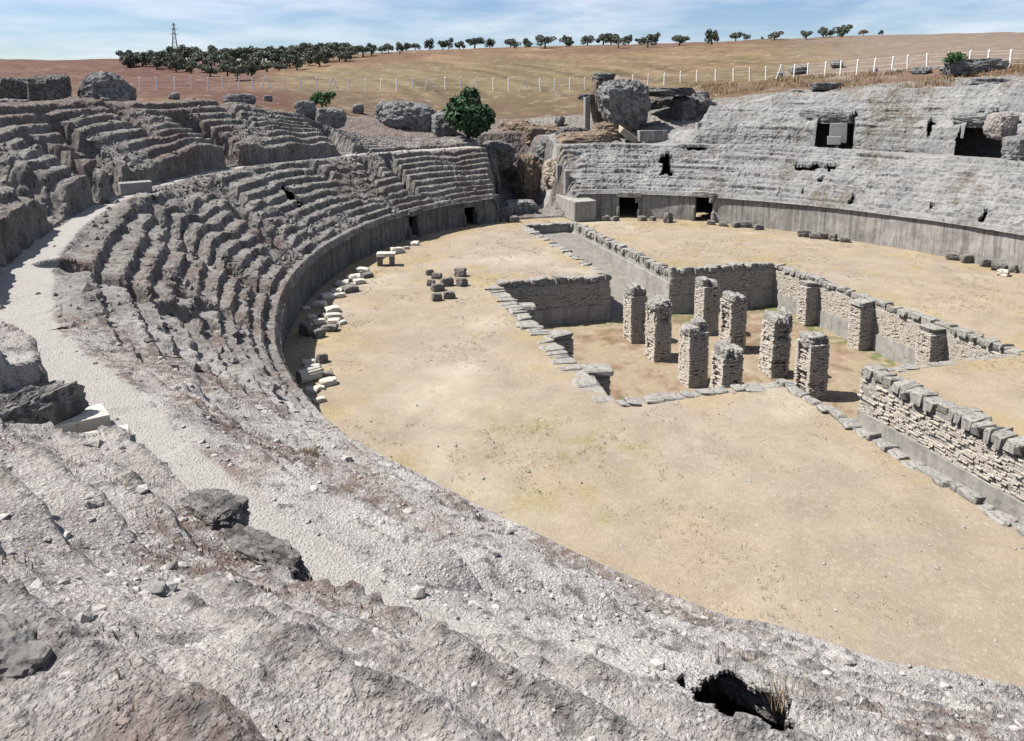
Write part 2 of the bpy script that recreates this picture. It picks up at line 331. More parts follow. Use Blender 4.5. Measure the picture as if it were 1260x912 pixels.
def stone_mat(name, a, b, dark, fine=1., dk=.57, streak=0., amt=.75):
    M = MB(name); c = M.mix(M.ramp(M.noise(1.1 * fine, 5, .6), .38, .64), a, b)
    c = M.mix(M.math('MULTIPLY', M.ramp(M.noise(3.5 * fine, 6, .7), dk - .06, dk + .08), amt), c, dark)
    c = M.mix(M.math('MULTIPLY', M.ramp(M.noise(17 * fine, 3, .6), .54, .66), .4), c, dark)
    if streak:
        c = M.mix(M.math('MULTIPLY', M.ramp(M.noise(.35, 5, .7), .48, .62), .55), c, M.mix(.5, c, tuple(x * 1.35 for x in a))); c = M.mix(M.math('MULTIPLY', M.ramp(M.noise(1.4, 6, .75, (1, 1, 1.6)), .55, .66), .5), c, (.33, .27, .22))
        c = M.mix(M.math('MULTIPLY', M.ramp(M.noise(1., 5, .7, (3.2, 3.2, .22)), .42, .66), streak), c, dark)
    M.bump(M.math('ADD', M.noise(13 * fine, 5, .7), M.math('MULTIPLY', M.noise(50 * fine, 3), .4)), .6, .04 / fine)
    return M.done(c)
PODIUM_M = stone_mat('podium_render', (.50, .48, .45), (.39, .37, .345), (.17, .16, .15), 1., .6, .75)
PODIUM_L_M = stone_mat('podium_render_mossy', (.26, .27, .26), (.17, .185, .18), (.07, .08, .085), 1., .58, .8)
COPING_M = stone_mat('coping_stone', (.46, .44, .40), (.33, .32, .30), (.09, .09, .09), 1.4, .55)
BRICK_M = stone_mat('ancient_brick', (.76, .69, .60), (.64, .575, .50), (.34, .29, .25), 2., .62)
RENDER_M = stone_mat('lime_render', (.52, .50, .46), (.42, .40, .37), (.18, .18, .17), 1., .6, .35)
CORE_M = stone_mat('rubble_core', (.26, .23, .20), (.18, .165, .15), (.07, .065, .06), 2.)
MARBLE_M = stone_mat('pale_marble', (.82, .78, .68), (.68, .64, .55), (.24, .22, .19), 2., .62, 0, .6)
BLOCK_M = stone_mat('grey_block_stone', (.34, .32, .29), (.22, .21, .20), (.07, .07, .07), 2., .54)
BOULDER_M = stone_mat('lichen_boulder', (.37, .365, .35), (.25, .25, .25), (.085, .09, .095), .9, .52)
TAN_M = stone_mat('pale_sandstone', (.56, .48, .38), (.45, .38, .30), (.2, .17, .14), 1., .6, 0, .6)
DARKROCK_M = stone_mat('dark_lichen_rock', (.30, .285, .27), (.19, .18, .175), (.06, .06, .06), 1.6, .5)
PINK_M = stone_mat('pinkish_rock', (.47, .42, .385), (.36, .32, .295), (.16, .15, .14), 1., .56)
EARTH_M = stone_mat('earthy_rock', (.34, .26, .19), (.25, .19, .145), (.11, .09, .075), 1., .56)
CEMENT_M = stone_mat('modern_cement', (.45, .44, .42), (.38, .37, .36), (.26, .255, .25), 1., .62, .2, .5)

# ------------------------------------------------------------------ banks of seating
def darr(n, dense=14.6, far=23., lo=None, hi=None):
    a = np.linspace(-.12, dense, n) if lo is None else np.r_[np.linspace(-.12, lo, int(n * .4), endpoint=False), np.linspace(lo, hi, int(n * .38), endpoint=False), np.linspace(hi, dense, n - int(n * .4) - int(n * .38))]
    return np.r_[a, dense + (far - dense) * np.linspace(0, 1, 31)[1:] ** 1.25]
def halve(a): return np.insert(a, np.arange(1, len(a)), (a[1:] + a[:-1]) / 2)
def bank(name, t0, t1, nt, d, mat, seams, amp, wl, label, octv=3, dstart=-.12, skirt_h=.3):
    t = np.linspace(t0, t1, nt); nd = len(d); d1 = d[-1]
    T, D = np.meshgrid(t, d); X, Y = pos(T, D + D0(T))
    Z, path, ero, edge, right = height(T.ravel(), D.ravel(), X.ravel(), Y.ravel())
    Z = Z.reshape(X.shape); path = path.reshape(X.shape); ero = ero.reshape(X.shape); edge = edge.reshape(X.shape)
    Z = Z - .4 * (1 - sstep(dstart, .15, D))
    lip = height.lip.reshape(X.shape)
    P = np.stack([X, Y, Z], -1)
    du = np.gradient(P, axis=1); dv = np.gradient(P, axis=0); Nn = np.cross(du, dv); Nn /= np.linalg.norm(Nn, axis=-1, keepdims=True) + 1e-9
    Nn *= np.sign(Nn[..., 2:3] + 1e-9)
    c = fbm(X / wl, Y / wl, Z / wl, octv + 2, 3, .74, 1.9) * 1.5
    lay = fbm(T * .07, Z * 3.6, D * .2, 4, 41, .62)
    lump = crag(X / wl * .6, Y / wl * .6, Z / wl * .6, 2, 43) - .3
    peb = np.clip(vn(X / wl * 4.3, Y / wl * 4.3, Z / wl * 4.3, 47) - .66, 0, 1) * 2.2
    nr = 1 - sstep(-127, -113, T); rough = (.30 + .9 * (1 - .45 * nr) * np.maximum(edge, ero * .5) * (.3 + vn(X * .6, Y * .6, None, 77))) * (1 - .9 * path)
    rough = rough * (.3 + .7 * sstep(0, .5, D))
    rr = right.reshape(X.shape)
    P = P + Nn * ((c + lump * .8) * amp * rough + lay * amp * 1.5 * rr * (.35 + .65 * sstep(.2, .8, D)) * (1 - .5 * np.minimum(1, ero)) * (1 - path) + peb * amp * .5 * (1 - .8 * path) + lip * (.03 + .2 * np.clip(vn(X * 5, Y * 5, Z * 5, 83) * .6 + vn(X * 13, Y * 13, Z * 13, 84) * .4 - .38, 0, 1)))[..., None]
    P[..., 2] -= .8 * sstep(d1 - .8, d1, D)
    if seams: # match the coarser neighbour along shared column
        for colm in seams:
            P[1:-1:2, colm] = (P[0:-2:2, colm] + P[2::2, colm]) * .5
    Fq = gridfaces(nd, nt); Vv = P.reshape(-1, 3); mx, my = X.ravel()[Fq[:, 0]], Y.ravel()[Fq[:, 0]]
    cut = np.zeros(len(Fq), bool)
    for pts, hw in HOLES:
        bb = (np.abs(mx - pts[0][0]) < 3) & (np.abs(my - pts[0][1]) < 3)
        if bb.any(): cut[bb] |= seg_dist(mx[bb], my[bb], pts) + fbm(mx[bb] * 2, my[bb] * 2, None, 3, 73) * (.2 + .6 * hw) < hw
    if cut.any():          # give the openings a lip of rock
        c2 = cut.reshape(nd - 1, nt - 1); idx = np.arange(nd * nt).reshape(nd, nt)
        r1, k1 = np.nonzero(c2[1:] != c2[:-1]); e1 = np.c_[idx[r1 + 1, k1], idx[r1 + 1, k1 + 1]]
        r2, k2 = np.nonzero(c2[:, 1:] != c2[:, :-1]); e2 = np.c_[idx[r2, k2 + 1], idx[r2 + 1, k2 + 1]]
        e = np.r_[e1, e2]; lowr = Vv[e.ravel()] + np.array([0, 0, -skirt_h]); n0 = len(Vv); k = np.arange(len(e)) * 2 + n0
        Vv = np.r_[Vv, lowr]; Fq = np.r_[Fq[~cut], np.c_[e[:, 0], e[:, 1], k + 1, k]]; skirt = len(lowr)
    else: skirt = 0
    me = mesh_np(name, Vv, Fq, False)
    veg = sstep(.5, .75, vn(X * .35, Y * .35, None, 91) * .6 + vn(X * 1.1, Y * 1.1, None, 92) * .4) * .9
    veg = np.maximum(veg, sstep(11.5, 15.5, D) * .95); veg = np.maximum(veg, .3 * (1 - sstep(-126, -118, T)) * sstep(7, 8, D))
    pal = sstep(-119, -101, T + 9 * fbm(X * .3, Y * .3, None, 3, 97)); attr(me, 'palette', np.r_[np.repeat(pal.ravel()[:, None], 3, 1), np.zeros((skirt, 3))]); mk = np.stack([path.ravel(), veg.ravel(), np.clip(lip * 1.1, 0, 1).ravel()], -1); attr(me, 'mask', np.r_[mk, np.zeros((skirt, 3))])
    o = tag(link(name, me, mat), label, 'seating bank')
    tc = np.linspace(t0, t1, 90); x0, y0 = pos(tc, D0(tc) + 11.5); zt = height(tc, np.full(90, 11.5), x0, y0)[0] - 1.0; x1, y1 = pos(tc, D0(tc) + 9.8)      # solid earth inside the bank
    V = np.r_[np.c_[x0, y0, zt], np.c_[x1, y1, np.full(90, -.6)]]; i = np.arange(89)
    link('earth_core', mesh_np('earth_core', V, np.c_[i, i + 1, i + 91, i + 90], False), CORE_M, o)
    return o
NDL = 281
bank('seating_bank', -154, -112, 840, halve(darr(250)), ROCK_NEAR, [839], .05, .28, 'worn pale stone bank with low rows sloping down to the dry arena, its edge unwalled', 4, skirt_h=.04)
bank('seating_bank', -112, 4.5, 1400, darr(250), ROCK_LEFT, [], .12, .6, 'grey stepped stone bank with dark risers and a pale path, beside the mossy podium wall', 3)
bank('seating_bank', 4.5, 100, 820, darr(270, lo=6.4, hi=9.6), ROCK_RIGHT, [], .12, .7, 'sunlit pale grey eroded bank of thin stone layers below the fence', 3)
bank('seating_bank', 100, 206, 240, darr(50), ROCK_RIGHT, [], .26, 1.2, 'pale eroded bank closing the bowl opposite the gateway', 2)

# ------------------------------------------------------------------ arena floor
PX0, PX1, PY0, PY1 = -11.25, 9.25, -7.25, 11.25
FT0, FT1, FTE = -3.5, 1.0, 31.0          # far trench
NT0, NT1, NTE = -3.5, 0.5, -27.0         # near trench
def in_pit(x, y):
    return ((x > PX0) & (x < PX1) & (y > PY0) & (y < PY1)) | ((x > FT0) & (x < FT1) & (y >= PY1) & (y < FTE)) | ((x > NT0) & (x < NT1) & (y <= PY0) & (y > NTE))
def arena():
    xs = np.arange(-33, 33.01, .25); ys = np.arange(-42, 50.01, .25); X, Y = np.meshgrid(xs, ys)
    Z = fbm(X * .25, Y * .25, None, 4, 301) * .07 + fbm(X * 2, Y * 2, None, 2, 305) * .02
    Z = np.where((X > PX0 - .5) & (X < PX1 + .5) & (Y > NTE - 1) & (Y < FTE + .5), Z * .3, Z) - .03
    Fq = gridfaces(len(ys), len(xs)); cxm = X.ravel()[Fq].mean(1); cym = Y.ravel()[Fq].mean(1); Fq = Fq[~in_pit(cxm, cym)]
    me = mesh_np('arena_ground', np.stack([X, Y, Z], -1).reshape(-1, 3), Fq)
    straw = np.array([.445, .365, .265]); pink = np.array([.425, .355, .285]); och = np.array([.445, .35, .205]); grn = np.array([.34, .29, .15]); pale = np.array([.56, .50, .40])
    a = fbm(X * .12, Y * .12, None, 5, 311)[..., None]; b = fbm(X * .3, Y * .3, None, 5, 317)[..., None]; f = fbm(X * 1.3, Y * 1.3, None, 3, 319)[..., None]
    c = straw + (pink - straw) * np.clip(.5 + 1.6 * a, 0, 1)
    T, D = np.zeros_like(X), np.hypot(X / EB, Y / EA)
    edge = sstep(.80, .97, D)[..., None]; pitd = np.maximum(np.maximum(PX0 - X, X - PX1), np.maximum(PY0 - Y, Y - PY1))
    trd = np.maximum(FT0 - X, X - FT1); pitd = np.minimum(pitd, np.where(np.abs(Y) < 32, trd, 9))
    pe = (1 - sstep(.3, 2.6, pitd))[..., None]
    oc = np.clip(np.maximum(edge * .75, pe * .8) + 1.3 * b + .6 * f - .22, 0, .85); c = c * (1 - oc) + och * oc
    spots = np.exp(-(((X + 14.5) / 3.4) ** 2 + ((Y + 9.5) / 5) ** 2))[..., None]
    sp = np.clip(spots * .8 + 1.2 * f + b - .5, 0, .75); c = c * (1 - sp) + grn * sp
    w = np.clip(1.9 * fbm(X * .22 + 9, Y * .22, None, 4, 331)[..., None] - .35, 0, 1); c = c * (1 - w) + pale * w
    c = c * (1 + .16 * fbm(X * .9, Y * .9, None, 4, 337)[..., None] + .12 * f); attr(me, 'tint', c.reshape(-1, 3))
    structure(link('arena_ground', me, ARENA_M))
    # floor of the pit and its two trenches
    xs = np.arange(-11.75, 9.8, .25); ys = np.arange(-27.5, 31.6, .25); X, Y = np.meshgrid(xs, ys)
    Z = np.where(Y > 11.5, -2.6 + (Y - 11.5) / 19.5 * 1.75, -3.0) + fbm(X * .7, Y * .7, None, 4, 341) * .10
    Fq = gridfaces(len(ys), len(xs)); cxm = X.ravel()[Fq].mean(1); cym = Y.ravel()[Fq].mean(1)
    k = np.zeros(len(Fq), bool)
    for ox in (-.3, 0, .3):
        for oy in (-.3, 0, .3): k |= in_pit(cxm + ox, cym + oy)
    me = mesh_np('pit_floor', np.stack([X, Y, Z], -1).reshape(-1, 3), Fq[k])
    base = np.array([.40, .32, .22]); red = np.array([.26, .13, .09]); gr = np.array([.16, .19, .07]); gy = np.array([.30, .28, .25])
    n = fbm(X * .6, Y * .6, None, 5, 351)[..., None]; n2 = fbm(X * 2.5, Y * 2.5, None, 3, 357)[..., None]
    c = base + (red - base) * np.clip(1.7 * n + .9 * n2 + .05, 0, 1) * .85
    g = np.clip((sstep(8.6, 10.8, Y) * (Y < 12) + sstep(7.2, 8.8, X))[..., None] * .9 + n2 * 1.6 + n - .55, 0, 1); c = c * (1 - g) + gr * g
    tr = ((Y > 11.3) | (Y < -7.3))[..., None]; c = np.where(tr, gy + .06 * n2, c)
    attr(me, 'tint', c.reshape(-1, 3)); structure(link('pit_floor', me, PITFLOOR_M))
arena()

# ------------------------------------------------------------------ hills
def hills():
    t = np.r_[np.arange(-180, -80, 1.5), np.arange(-80, 105, .22), np.arange(105, 180.1, 1.5)]; t[-1] = 180
    d = np.r_[20.6, 21.2 + 1.02 * (np.power(1.045, np.arange(0, 84)) - 1) / .045 * .62, 700, 1200, 2500, 5000]
    T, D = np.meshgrid(t, d); X, Y = pos(T, D)
    Z = hill(X, Y)
    n = fbm(X * .09, Y * .09, None, 5, 401)
    fade = sstep(22, 36, D) * (1 - sstep(200, 500, D))
    Z = Z + n * .55 * fade + fbm(X * .6, Y * .6, None, 3, 407) * .14 * (1 - sstep(80, 200, D))
    Z = Z - .7 * (1 - sstep(21., 23.4, D))
    inside = D < 40
    Z = np.where(D > 900, np.minimum(Z, 12), Z)
    me = mesh_np('hillside', np.stack([X, Y, Z], -1).reshape(-1, 3), gridfaces(len(d), len(t)))
    tan = np.array([.31, .225, .13]); olive = np.array([.235, .195, .11]); rust = np.array([.225, .14, .09]); plough = np.array([.165, .085, .065]); scrub = np.array([.20, .14, .095]); grey = np.array([.25, .195, .16])
    R = np.hypot(X - CX, Y - CY); a = fbm(X * .02, Y * .02, None, 4, 411); b = fbm(X * .12, Y * .12, None, 5, 417); bearing = np.degrees(np.arctan2(X - CX, Y - CY)) - math.degrees(TH)
    def mixc(c, k, w): w = np.clip(w, 0, 1)[..., None]; return c * (1 - w) + k * w
    c = np.broadcast_to(tan, X.shape + (3,)).copy()
    c = mixc(c, olive, .5 + 1.5 * a + 1.2 * b)
    fur = fbm(X * .5 + Y * .12, Y * .05, None, 4, 421); c = c * (1 + .5 * np.clip(fur, -1, .6))[..., None]
    c = mixc(c, rust, sstep(150, 185, R) * (.65 + 1.2 * b))
    c = mixc(c, scrub, (1 - sstep(96, 116, R + 14 * b)) * (.75 + .9 * b))
    c = mixc(c, rust, (1 - sstep(88, 104, R)) * sstep(.05, .3, b) * .6)
    c = mixc(c, plough, (1 - sstep(-22, -14, bearing + 4 * a + (R - 140) * .035)) * sstep(78, 92, R) * (.9 + .5 * b))
    c = c * np.array([.80, .755, .76]); c = mixc(c, grey, sstep(20, 27, bearing + 3 * a + b * 4) * sstep(86, 100, R) * .8)
    attr(me, 'tint', c.reshape(-1, 3)); structure(link('hillside', me, HILL_M))
hills()

# ------------------------------------------------------------------ podium walls
def podium(t0, t1, doors, mat, label, step=.28, nz=9, thick=.7):
    root = empty('podium_wall', (*pos((t0 + t1) / 2, 0), 0)); tag(root, label, 'wall')
    V = []; F = []
    ox, oy = root.location.x, root.location.y
    def seg(a, b, zlo, zhi_f):
        n = max(2, int(abs(b - a) * .5 / step)); base = len(V)
        ts = np.linspace(a, b, n)
        for t in ts:
            d0 = float(D0(t)); zt = zhi_f(t); x0, y0 = pos(t, d0)
            rows = list(np.linspace(zlo, zt, nz))
            for z in rows:
                jo = .05 * float(fbm(np.array([x0 * .8]), np.array([y0 * .8]), np.array([z * 1.4]), 3, 501)[0])
                x, y = pos(t, d0 + .03 + .03 * z + jo); V.append((x - ox, y - oy, z))
            for z in (zt, zlo):
                x, y = pos(t, d0 + thick); V.append((x - ox, y - oy, z))
        m = nz + 2
        for i in range(n - 1):
            for j in range(m): A = base + i * m + j; B2 = base + i * m + (j + 1) % m; F.append((A, B2, B2 + m, A + m))
        F.append(tuple(base + j for j in range(m))[::-1]); F.append(tuple(base + (n - 1) * m + j for j in range(m)))
    top = lambda t: float(ZP(t)) - .12 + .14 * float(fbm(np.array([t * .35]), np.array([3.]), None, 3, 509)[0])
    cur = t0
    for td_, w, h in sorted(doors):
        mpd = math.hypot(EB * math.cos(math.radians(td_)), EA * math.sin(math.radians(td_))) * math.pi / 180; hw = w / 2 / mpd
        seg(cur, td_ - hw, -.15, top)
        if h < 2.3: seg(td_ - hw, td_ + hw, h, top)
        cur = td_ + hw
    seg(cur, t1, -.15, top)
    link('wall', mesh_py('podium_wall', V, F), mat, root)
    return root
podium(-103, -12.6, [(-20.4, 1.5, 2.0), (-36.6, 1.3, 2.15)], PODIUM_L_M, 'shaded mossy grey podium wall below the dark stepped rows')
podium(5.6, 98, [(18.6, 1.9, 2.25), (34.3, 1.7, 2.6)], PODIUM_M, 'long smooth grey podium wall with vertical rain streaks on the sunny side')
podium(-156, -103, [], PODIUM_M, 'low rendered wall at the foot of the worn pale bank', .6, 5)
podium(98, 204, [], PODIUM_M, 'podium wall at the foot of the bank opposite the gateway', .9, 4)

# ------------------------------------------------------------------ stones
DOORS = [(18.6, 1.9, 2.25, 0), (34.3, 1.7, 2.6, 0), (-20.4, 1.5, 2.0, 1), (-36.6, 1.3, 2.15, 1)]
def block_mesh(name, dims, seed, jit=.08, bevel=.12, cuts=0):
    """a roughly squared stone, chamfered, standing on z = 0"""
    r = random.Random(seed); bm = bmesh.new(); bmesh.ops.create_cube(bm, size=1)
    for v in bm.verts: v.co = Vector(((v.co.x + r.uniform(-jit, jit)) * dims[0], (v.co.y + r.uniform(-jit, jit)) * dims[1], (v.co.z + .5 + r.uniform(-jit, jit) * (1.6 if v.co.z > 0 else .3)) * dims[2]))
    if cuts: bmesh.ops.subdivide_edges(bm, edges=bm.edges[:], cuts=cuts, use_grid_fill=True)
    bmesh.ops.bevel(bm, geom=bm.edges[:] if not cuts else [e for e in bm.edges if e.calc_face_angle(0) > .6], offset=bevel * min(dims), segments=1, affect='EDGES')
    for v in bm.verts: v.co += Vector((r.uniform(-1, 1), r.uniform(-1, 1), r.uniform(-1, 1))) * min(dims) * jit * .35
    me = bpy.data.meshes.new(name); bm.to_mesh(me); bm.free(); return me
def rock_mesh(name, dims, seed, sub=3, rough=.3, square=.5, taper=0.):
    """a boulder: a squared-off ball with lumps and creases, centred in plan, bottom near z = 0"""
    bm = bmesh.new(); bmesh.ops.create_icosphere(bm, subdivisions=sub, radius=1); P = np.array([v.co[:] for v in bm.verts])
    n = np.linalg.norm(P, axis=1, keepdims=True); Q = P / np.max(np.abs(P), axis=1, keepdims=True); P = P * (1 - square) + Q * square * .85
    c = crag(P[:, 0] * 1.1 + seed * 3.7, P[:, 1] * 1.1 + seed, P[:, 2] * 1.1, 4, seed, .55) - .3
    s = fbm(P[:, 0] * .8 + seed, P[:, 1] * .8 - seed * 2.1, P[:, 2] * .8, 2, seed + 5)
    f = fbm(P[:, 0] * 5 + seed, P[:, 1] * 5, P[:, 2] * 7, 4, seed + 9, .7)
    P = P * (1 + rough * (.9 * c + .9 * s) + (.05 + rough * .22) * f)[:, None]; P[:, :2] *= (1 + taper * np.clip(P[:, 2:3], -1, 1)); P = P * np.array(dims) / 2; P[:, 2] += dims[2] * .42
    for v, p in zip(bm.verts, P): v.co = p
    me = bpy.data.meshes.new(name); bm.to_mesh(me); bm.free(); return me
class Boxes:
    def __init__(s): s.V = []; s.F = []
    def add(s, c, ax, ay, az, jit=0., r=RND):
        b = len(s.V); c, ax, ay, az = map(Vector, (c, ax, ay, az))
        for i in (-1, 1):
            for j in (-1, 1):
                for k in (-1, 1): s.V.append(c + ax * (i + r.uniform(-jit, jit)) + ay * (j + r.uniform(-jit, jit)) + az * (k + r.uniform(-jit, jit)))
        for f in ((0, 1, 3, 2), (4, 6, 7, 5), (0, 4, 5, 1), (2, 3, 7, 6), (0, 2, 6, 4), (1, 5, 7, 3)): s.F.append(tuple(b + q for q in f))
    def build(s, name, mat, parent=None): return link(name, mesh_py(name, s.V, s.F), mat, parent)
def bricks(B, p0, along, out, length, z0, z1, r, course=.08, blen=.26, depth=.14, miss=.05, rough=.035, noff=0):
    """courses of brick standing proud of a core"""
    along = Vector(along); out = Vector(out); z = z0; k = 0
    while z < z1 - course * .5:
        u = -blen * .5 * (k % 2) * r.uniform(.6, 1.)
        while u < length:
            w = blen * r.uniform(.7, 1.25); a, b = max(0, u), min(length, u + w); u += w
            if b - a < .05 or r.random() < miss: continue
            pr = r.gauss(0, rough) + noff
            B.add(Vector(p0) + along * ((a + b) / 2) + out * (pr - depth / 2) + Vector((0, 0, z + course / 2)), along * ((b - a) / 2 - .010), out * (depth / 2), Vector((0, 0, course / 2 - .012)), .06, r)
        z += course; k += 1

# ------------------------------------------------------------------ the pit: walls, coping, pilasters, pillars
COPES = [block_mesh('coping_stone', (1, 1, 1), 700 + i, .17, .13) for i in range(9)]
for m_ in COPES: m_.materials.append(COPING_M)
def pit_wall(label, p0, p1, out, zb0, zb1, brick_lo, brick_hi, cope=(.5, .75, .38), lift=.12, seed=1, miss_cope=.0, pil=(), rough=.035, brick=True, cgap=.0):
    r = random.Random(seed); p0 = Vector((*p0, 0)); p1 = Vector((*p1, 0)); L = (p1 - p0).length; al = (p1 - p0) / L; out = Vector((*out, 0))
    root = empty('pit_wall', p0); tag(root, label, 'wall'); zero = Vector((0, 0, 0))
    # core: solid behind the facing, with a worn front
    nx = max(4, int(L / .4)); nz = 9; V = []; F = []
    for i in range(nx + 1):
        f = i / nx; zb = zb0 + (zb1 - zb0) * f - .3
        for j in range(nz + 1):
            z = zb + (-.06 - zb) * j / nz; q = p0 + al * (L * f)
            dsp = .05 * float(fbm(np.array([q.x * 1.1]), np.array([q.y * 1.1]), np.array([z * 1.5]), 3, seed * 7 + 3)[0])
            v = al * (L * f) + out * (-.05 + dsp); v.z = z; V.append(v)
        for z in (-.06, zb):
            v = al * (L * f) - out * .8; v.z = z; V.append(v)
    m = nz + 3
    for i in range(nx):
        for j in range(m): A = i * m + j; B2 = i * m + (j + 1) % m; F.append((A, B2, B2 + m, A + m))
    F.append(tuple(range(m))[::-1]); F.append(tuple(nx * m + j for j in range(m)))
    link('core', mesh_py('core', V, F), RENDER_M, root)
    if brick:
        B = Boxes(); bricks(B, (0, 0, 0), al, out, L, brick_lo, brick_hi, r, miss=.06, rough=rough); stuff(B.build('brickwork', BRICK_M, root))
    # plinth band
    B = Boxes(); n = max(1, int(L / 3))
    for i in range(n):
        f = (i + .5) / n; zb = zb0 + (zb1 - zb0) * f - .3
        B.add(al * (L * f) + Vector((0, 0, (zb + brick_lo - .01) / 2)) + out * .0, al * (L / n / 2 - .002), out * .075, Vector((0, 0, (brick_lo - .01 - zb) / 2)), .0, r)
    if min(zb0, zb1) < brick_lo - .2: B.build('plinth', RENDER_M, root)
    u = .02
    while u < L - .15:
        w = min(cope[0] * r.choice((.55, .7, .9, 1.1, 1.5, 2.)), L - u); h = cope[2] * r.uniform(.8, 1.15); dp = cope[1] * r.uniform(.8, 1.2)
        if r.random() > miss_cope:
            o = link('coping_stone', COPES[r.randrange(9)], None, root); c = al * (u + w / 2) + out * (.06 - dp / 2 + r.uniform(-.04, .04))
            o.location = (c.x, c.y, lift - h + r.uniform(-.09, .06)); o.scale = (w - cgap, dp, h)
            o.rotation_euler = (r.uniform(-.06, .06), r.uniform(-.06, .06), math.atan2(al.y, al.x) + r.uniform(-.08, .08))
        u += w
    for f, w, dp, ztop in pil:
        q = empty('pilaster', al * f); q.parent = root; del_ = q
        zb = zb0 - .2; B = Boxes(); B.add(out * (dp / 2 - .06) + Vector((0, 0, (zb + ztop - .3) / 2)), al * (w / 2 - .07), out * (dp / 2 - .02), Vector((0, 0, (ztop - .3 - zb) / 2)))
        B.build('core', RENDER_M, q)
        B = Boxes(); perp = al
        bricks(B, -al * (w / 2) + out * dp, al, out, w, zb, ztop - .32, r, rough=.02); bricks(B, al * (w / 2), out, al, dp, zb, ztop - .32, r, rough=.02); bricks(B, -al * (w / 2), out, -al, dp, zb, ztop - .32, r, rough=.02)
        stuff(B.build('brickwork', BRICK_M, q))
        o = link('cap_stone', COPES[r.randrange(9)], None, q); c = out * (dp / 2 - .05); o.location = (c.x, c.y, ztop - .3); o.scale = (w + .06, dp + .12, .3); o.rotation_euler = (0, 0, math.atan2(al.y, al.x))
    return root
pit_wall('shaded brick pit wall with ragged coping on the left of the far trench', (PX0, PY1), (FT0, PY1), (0, -1), -3, -3, -1.9, -.35, seed=1, lift=.15, cope=(.4, .7, .4))
pit_wall('shaded brick pit wall with ragged coping on the right of the far trench', (FT1, PY1), (PX1, PY1), (0, -1), -3, -3, -1.7, -.35, seed=2, lift=.2, cope=(.4, .7, .4))
pit_wall('sunlit pit wall of pale brick with three projecting pilasters', (PX1, PY1), (PX1, PY0), (-1, 0), -3, -3, -1.9, -.4, seed=3, lift=.08, cope=(.36, .6, .32), pil=((4.3, .9, .95, -.1), (9.1, .95, .95, -.05), (14.1, .95, .95, -.05)), rough=.012)
pit_wall('sunken pit wall edged with flat slabs and two short pilasters, facing away', (PX0, PY0), (PX0, PY1), (1, 0), -3, -3, -1.9, -.35, seed=4, lift=.07, cope=(.45, 1.0, .18), pil=((3.6, .9, 1.2, 0.0), (8.6, 1., 1.3, .02), (13.8, .8, 1.0, 0.)), cgap=.05)
pit_wall('pit edge of pale slabs between the flat slab wall and the pillars', (FT0 - .1, PY0), (PX0, PY0), (0, 1), -3, -3, -1.9, -.35, seed=5, lift=.07, cope=(.42, .55, .18), miss_cope=.03)
pit_wall('pit edge running from the near trench to the pilaster wall', (PX1, PY0), (NT1, PY0), (0, 1), -3, -3, -1.9, -.35, seed=6, lift=.03, cope=(.4, .4, .15), miss_cope=.1)
pit_wall('long pale trench wall of upright stones leading to the gateway', (FT1, FTE), (FT1, PY1), (-1, 0), -.85, -2.6, -.8, -.45, seed=7, lift=.12, cope=(.45, .7, .5), brick=False)
pit_wall('ragged trench edge opposite the pale upright stone wall', (FT0, PY1), (FT0, FTE), (1, 0), -2.6, -.85, -.8, -.45, seed=8, lift=.08, cope=(.5, .7, .3), miss_cope=.15, brick=False)
pit_wall('short end wall of the trench below the gateway', (FT0, FTE), (FT1, FTE), (0, -1), -.85, -.85, -.7, -.4, seed=9, lift=.05, cope=(1.2, .7, .16), brick=False)
pit_wall('massive trench wall with thick weathered coping above pale brick courses', (NT1, PY0 + .05), (NT1, NTE), (-1, 0), -3, -3, -1.75, -.32, seed=10, lift=.24, cope=(.34, .95, .5), rough=.035)
pit_wall('broken trench edge of dark rubble stones facing the thick coping', (NT0, NTE), (NT0, PY0), (1, 0), -3, -3, -1.75, -.4, seed=11, lift=.12, cope=(.34, .5, .24), miss_cope=.05)
pit_wall('buried end wall of the near trench', (NT1, NTE), (NT0, NTE), (0, 1), -3, -3, -1.75, -.4, seed=12, lift=.05)

def pillar_meshes(seed, h, w=1.1, d=1.15, worn=.5):
    r = random.Random(seed); C = Boxes(); C.add((0, 0, h / 2 - .25), (w / 2 - .20, 0, 0), (0, d / 2 - .20, 0), (0, 0, h / 2 - .02)); B = Boxes()
    zb = -.25; course = .075; k = 0
    while zb < h - .42:
        wears = [worn * max(0., float(fbm(np.array([seed * 3.1 + q_ * 7.7]), np.array([zb * 1.3]), None, 3, 600)[0])) * .55 for q_ in range(4)]
        for wear, (al, ou, L, o) in zip(wears, (((1, 0, 0), (0, -1, 0), w, (-w / 2, -d / 2, 0)), ((1, 0, 0), (0, 1, 0), w, (-w / 2, d / 2, 0)), ((0, 1, 0), (-1, 0, 0), d, (-w / 2, -d / 2, 0)), ((0, 1, 0), (1, 0, 0), d, (w / 2, -d / 2, 0)))):
            bricks(B, Vector(o) + Vector((0, 0, zb)), al, ou, L, 0, course, r, course, .24, .2, .04, .008 + .016 * worn, -wear * r.uniform(.4, 1))
        zb += course; k += 1
    me = [mesh_py('core', C.V, C.F), mesh_py('brickwork', B.V, B.F)]; me[0].materials.append(CORE_M); me[1].materials.append(BRICK_M); return me
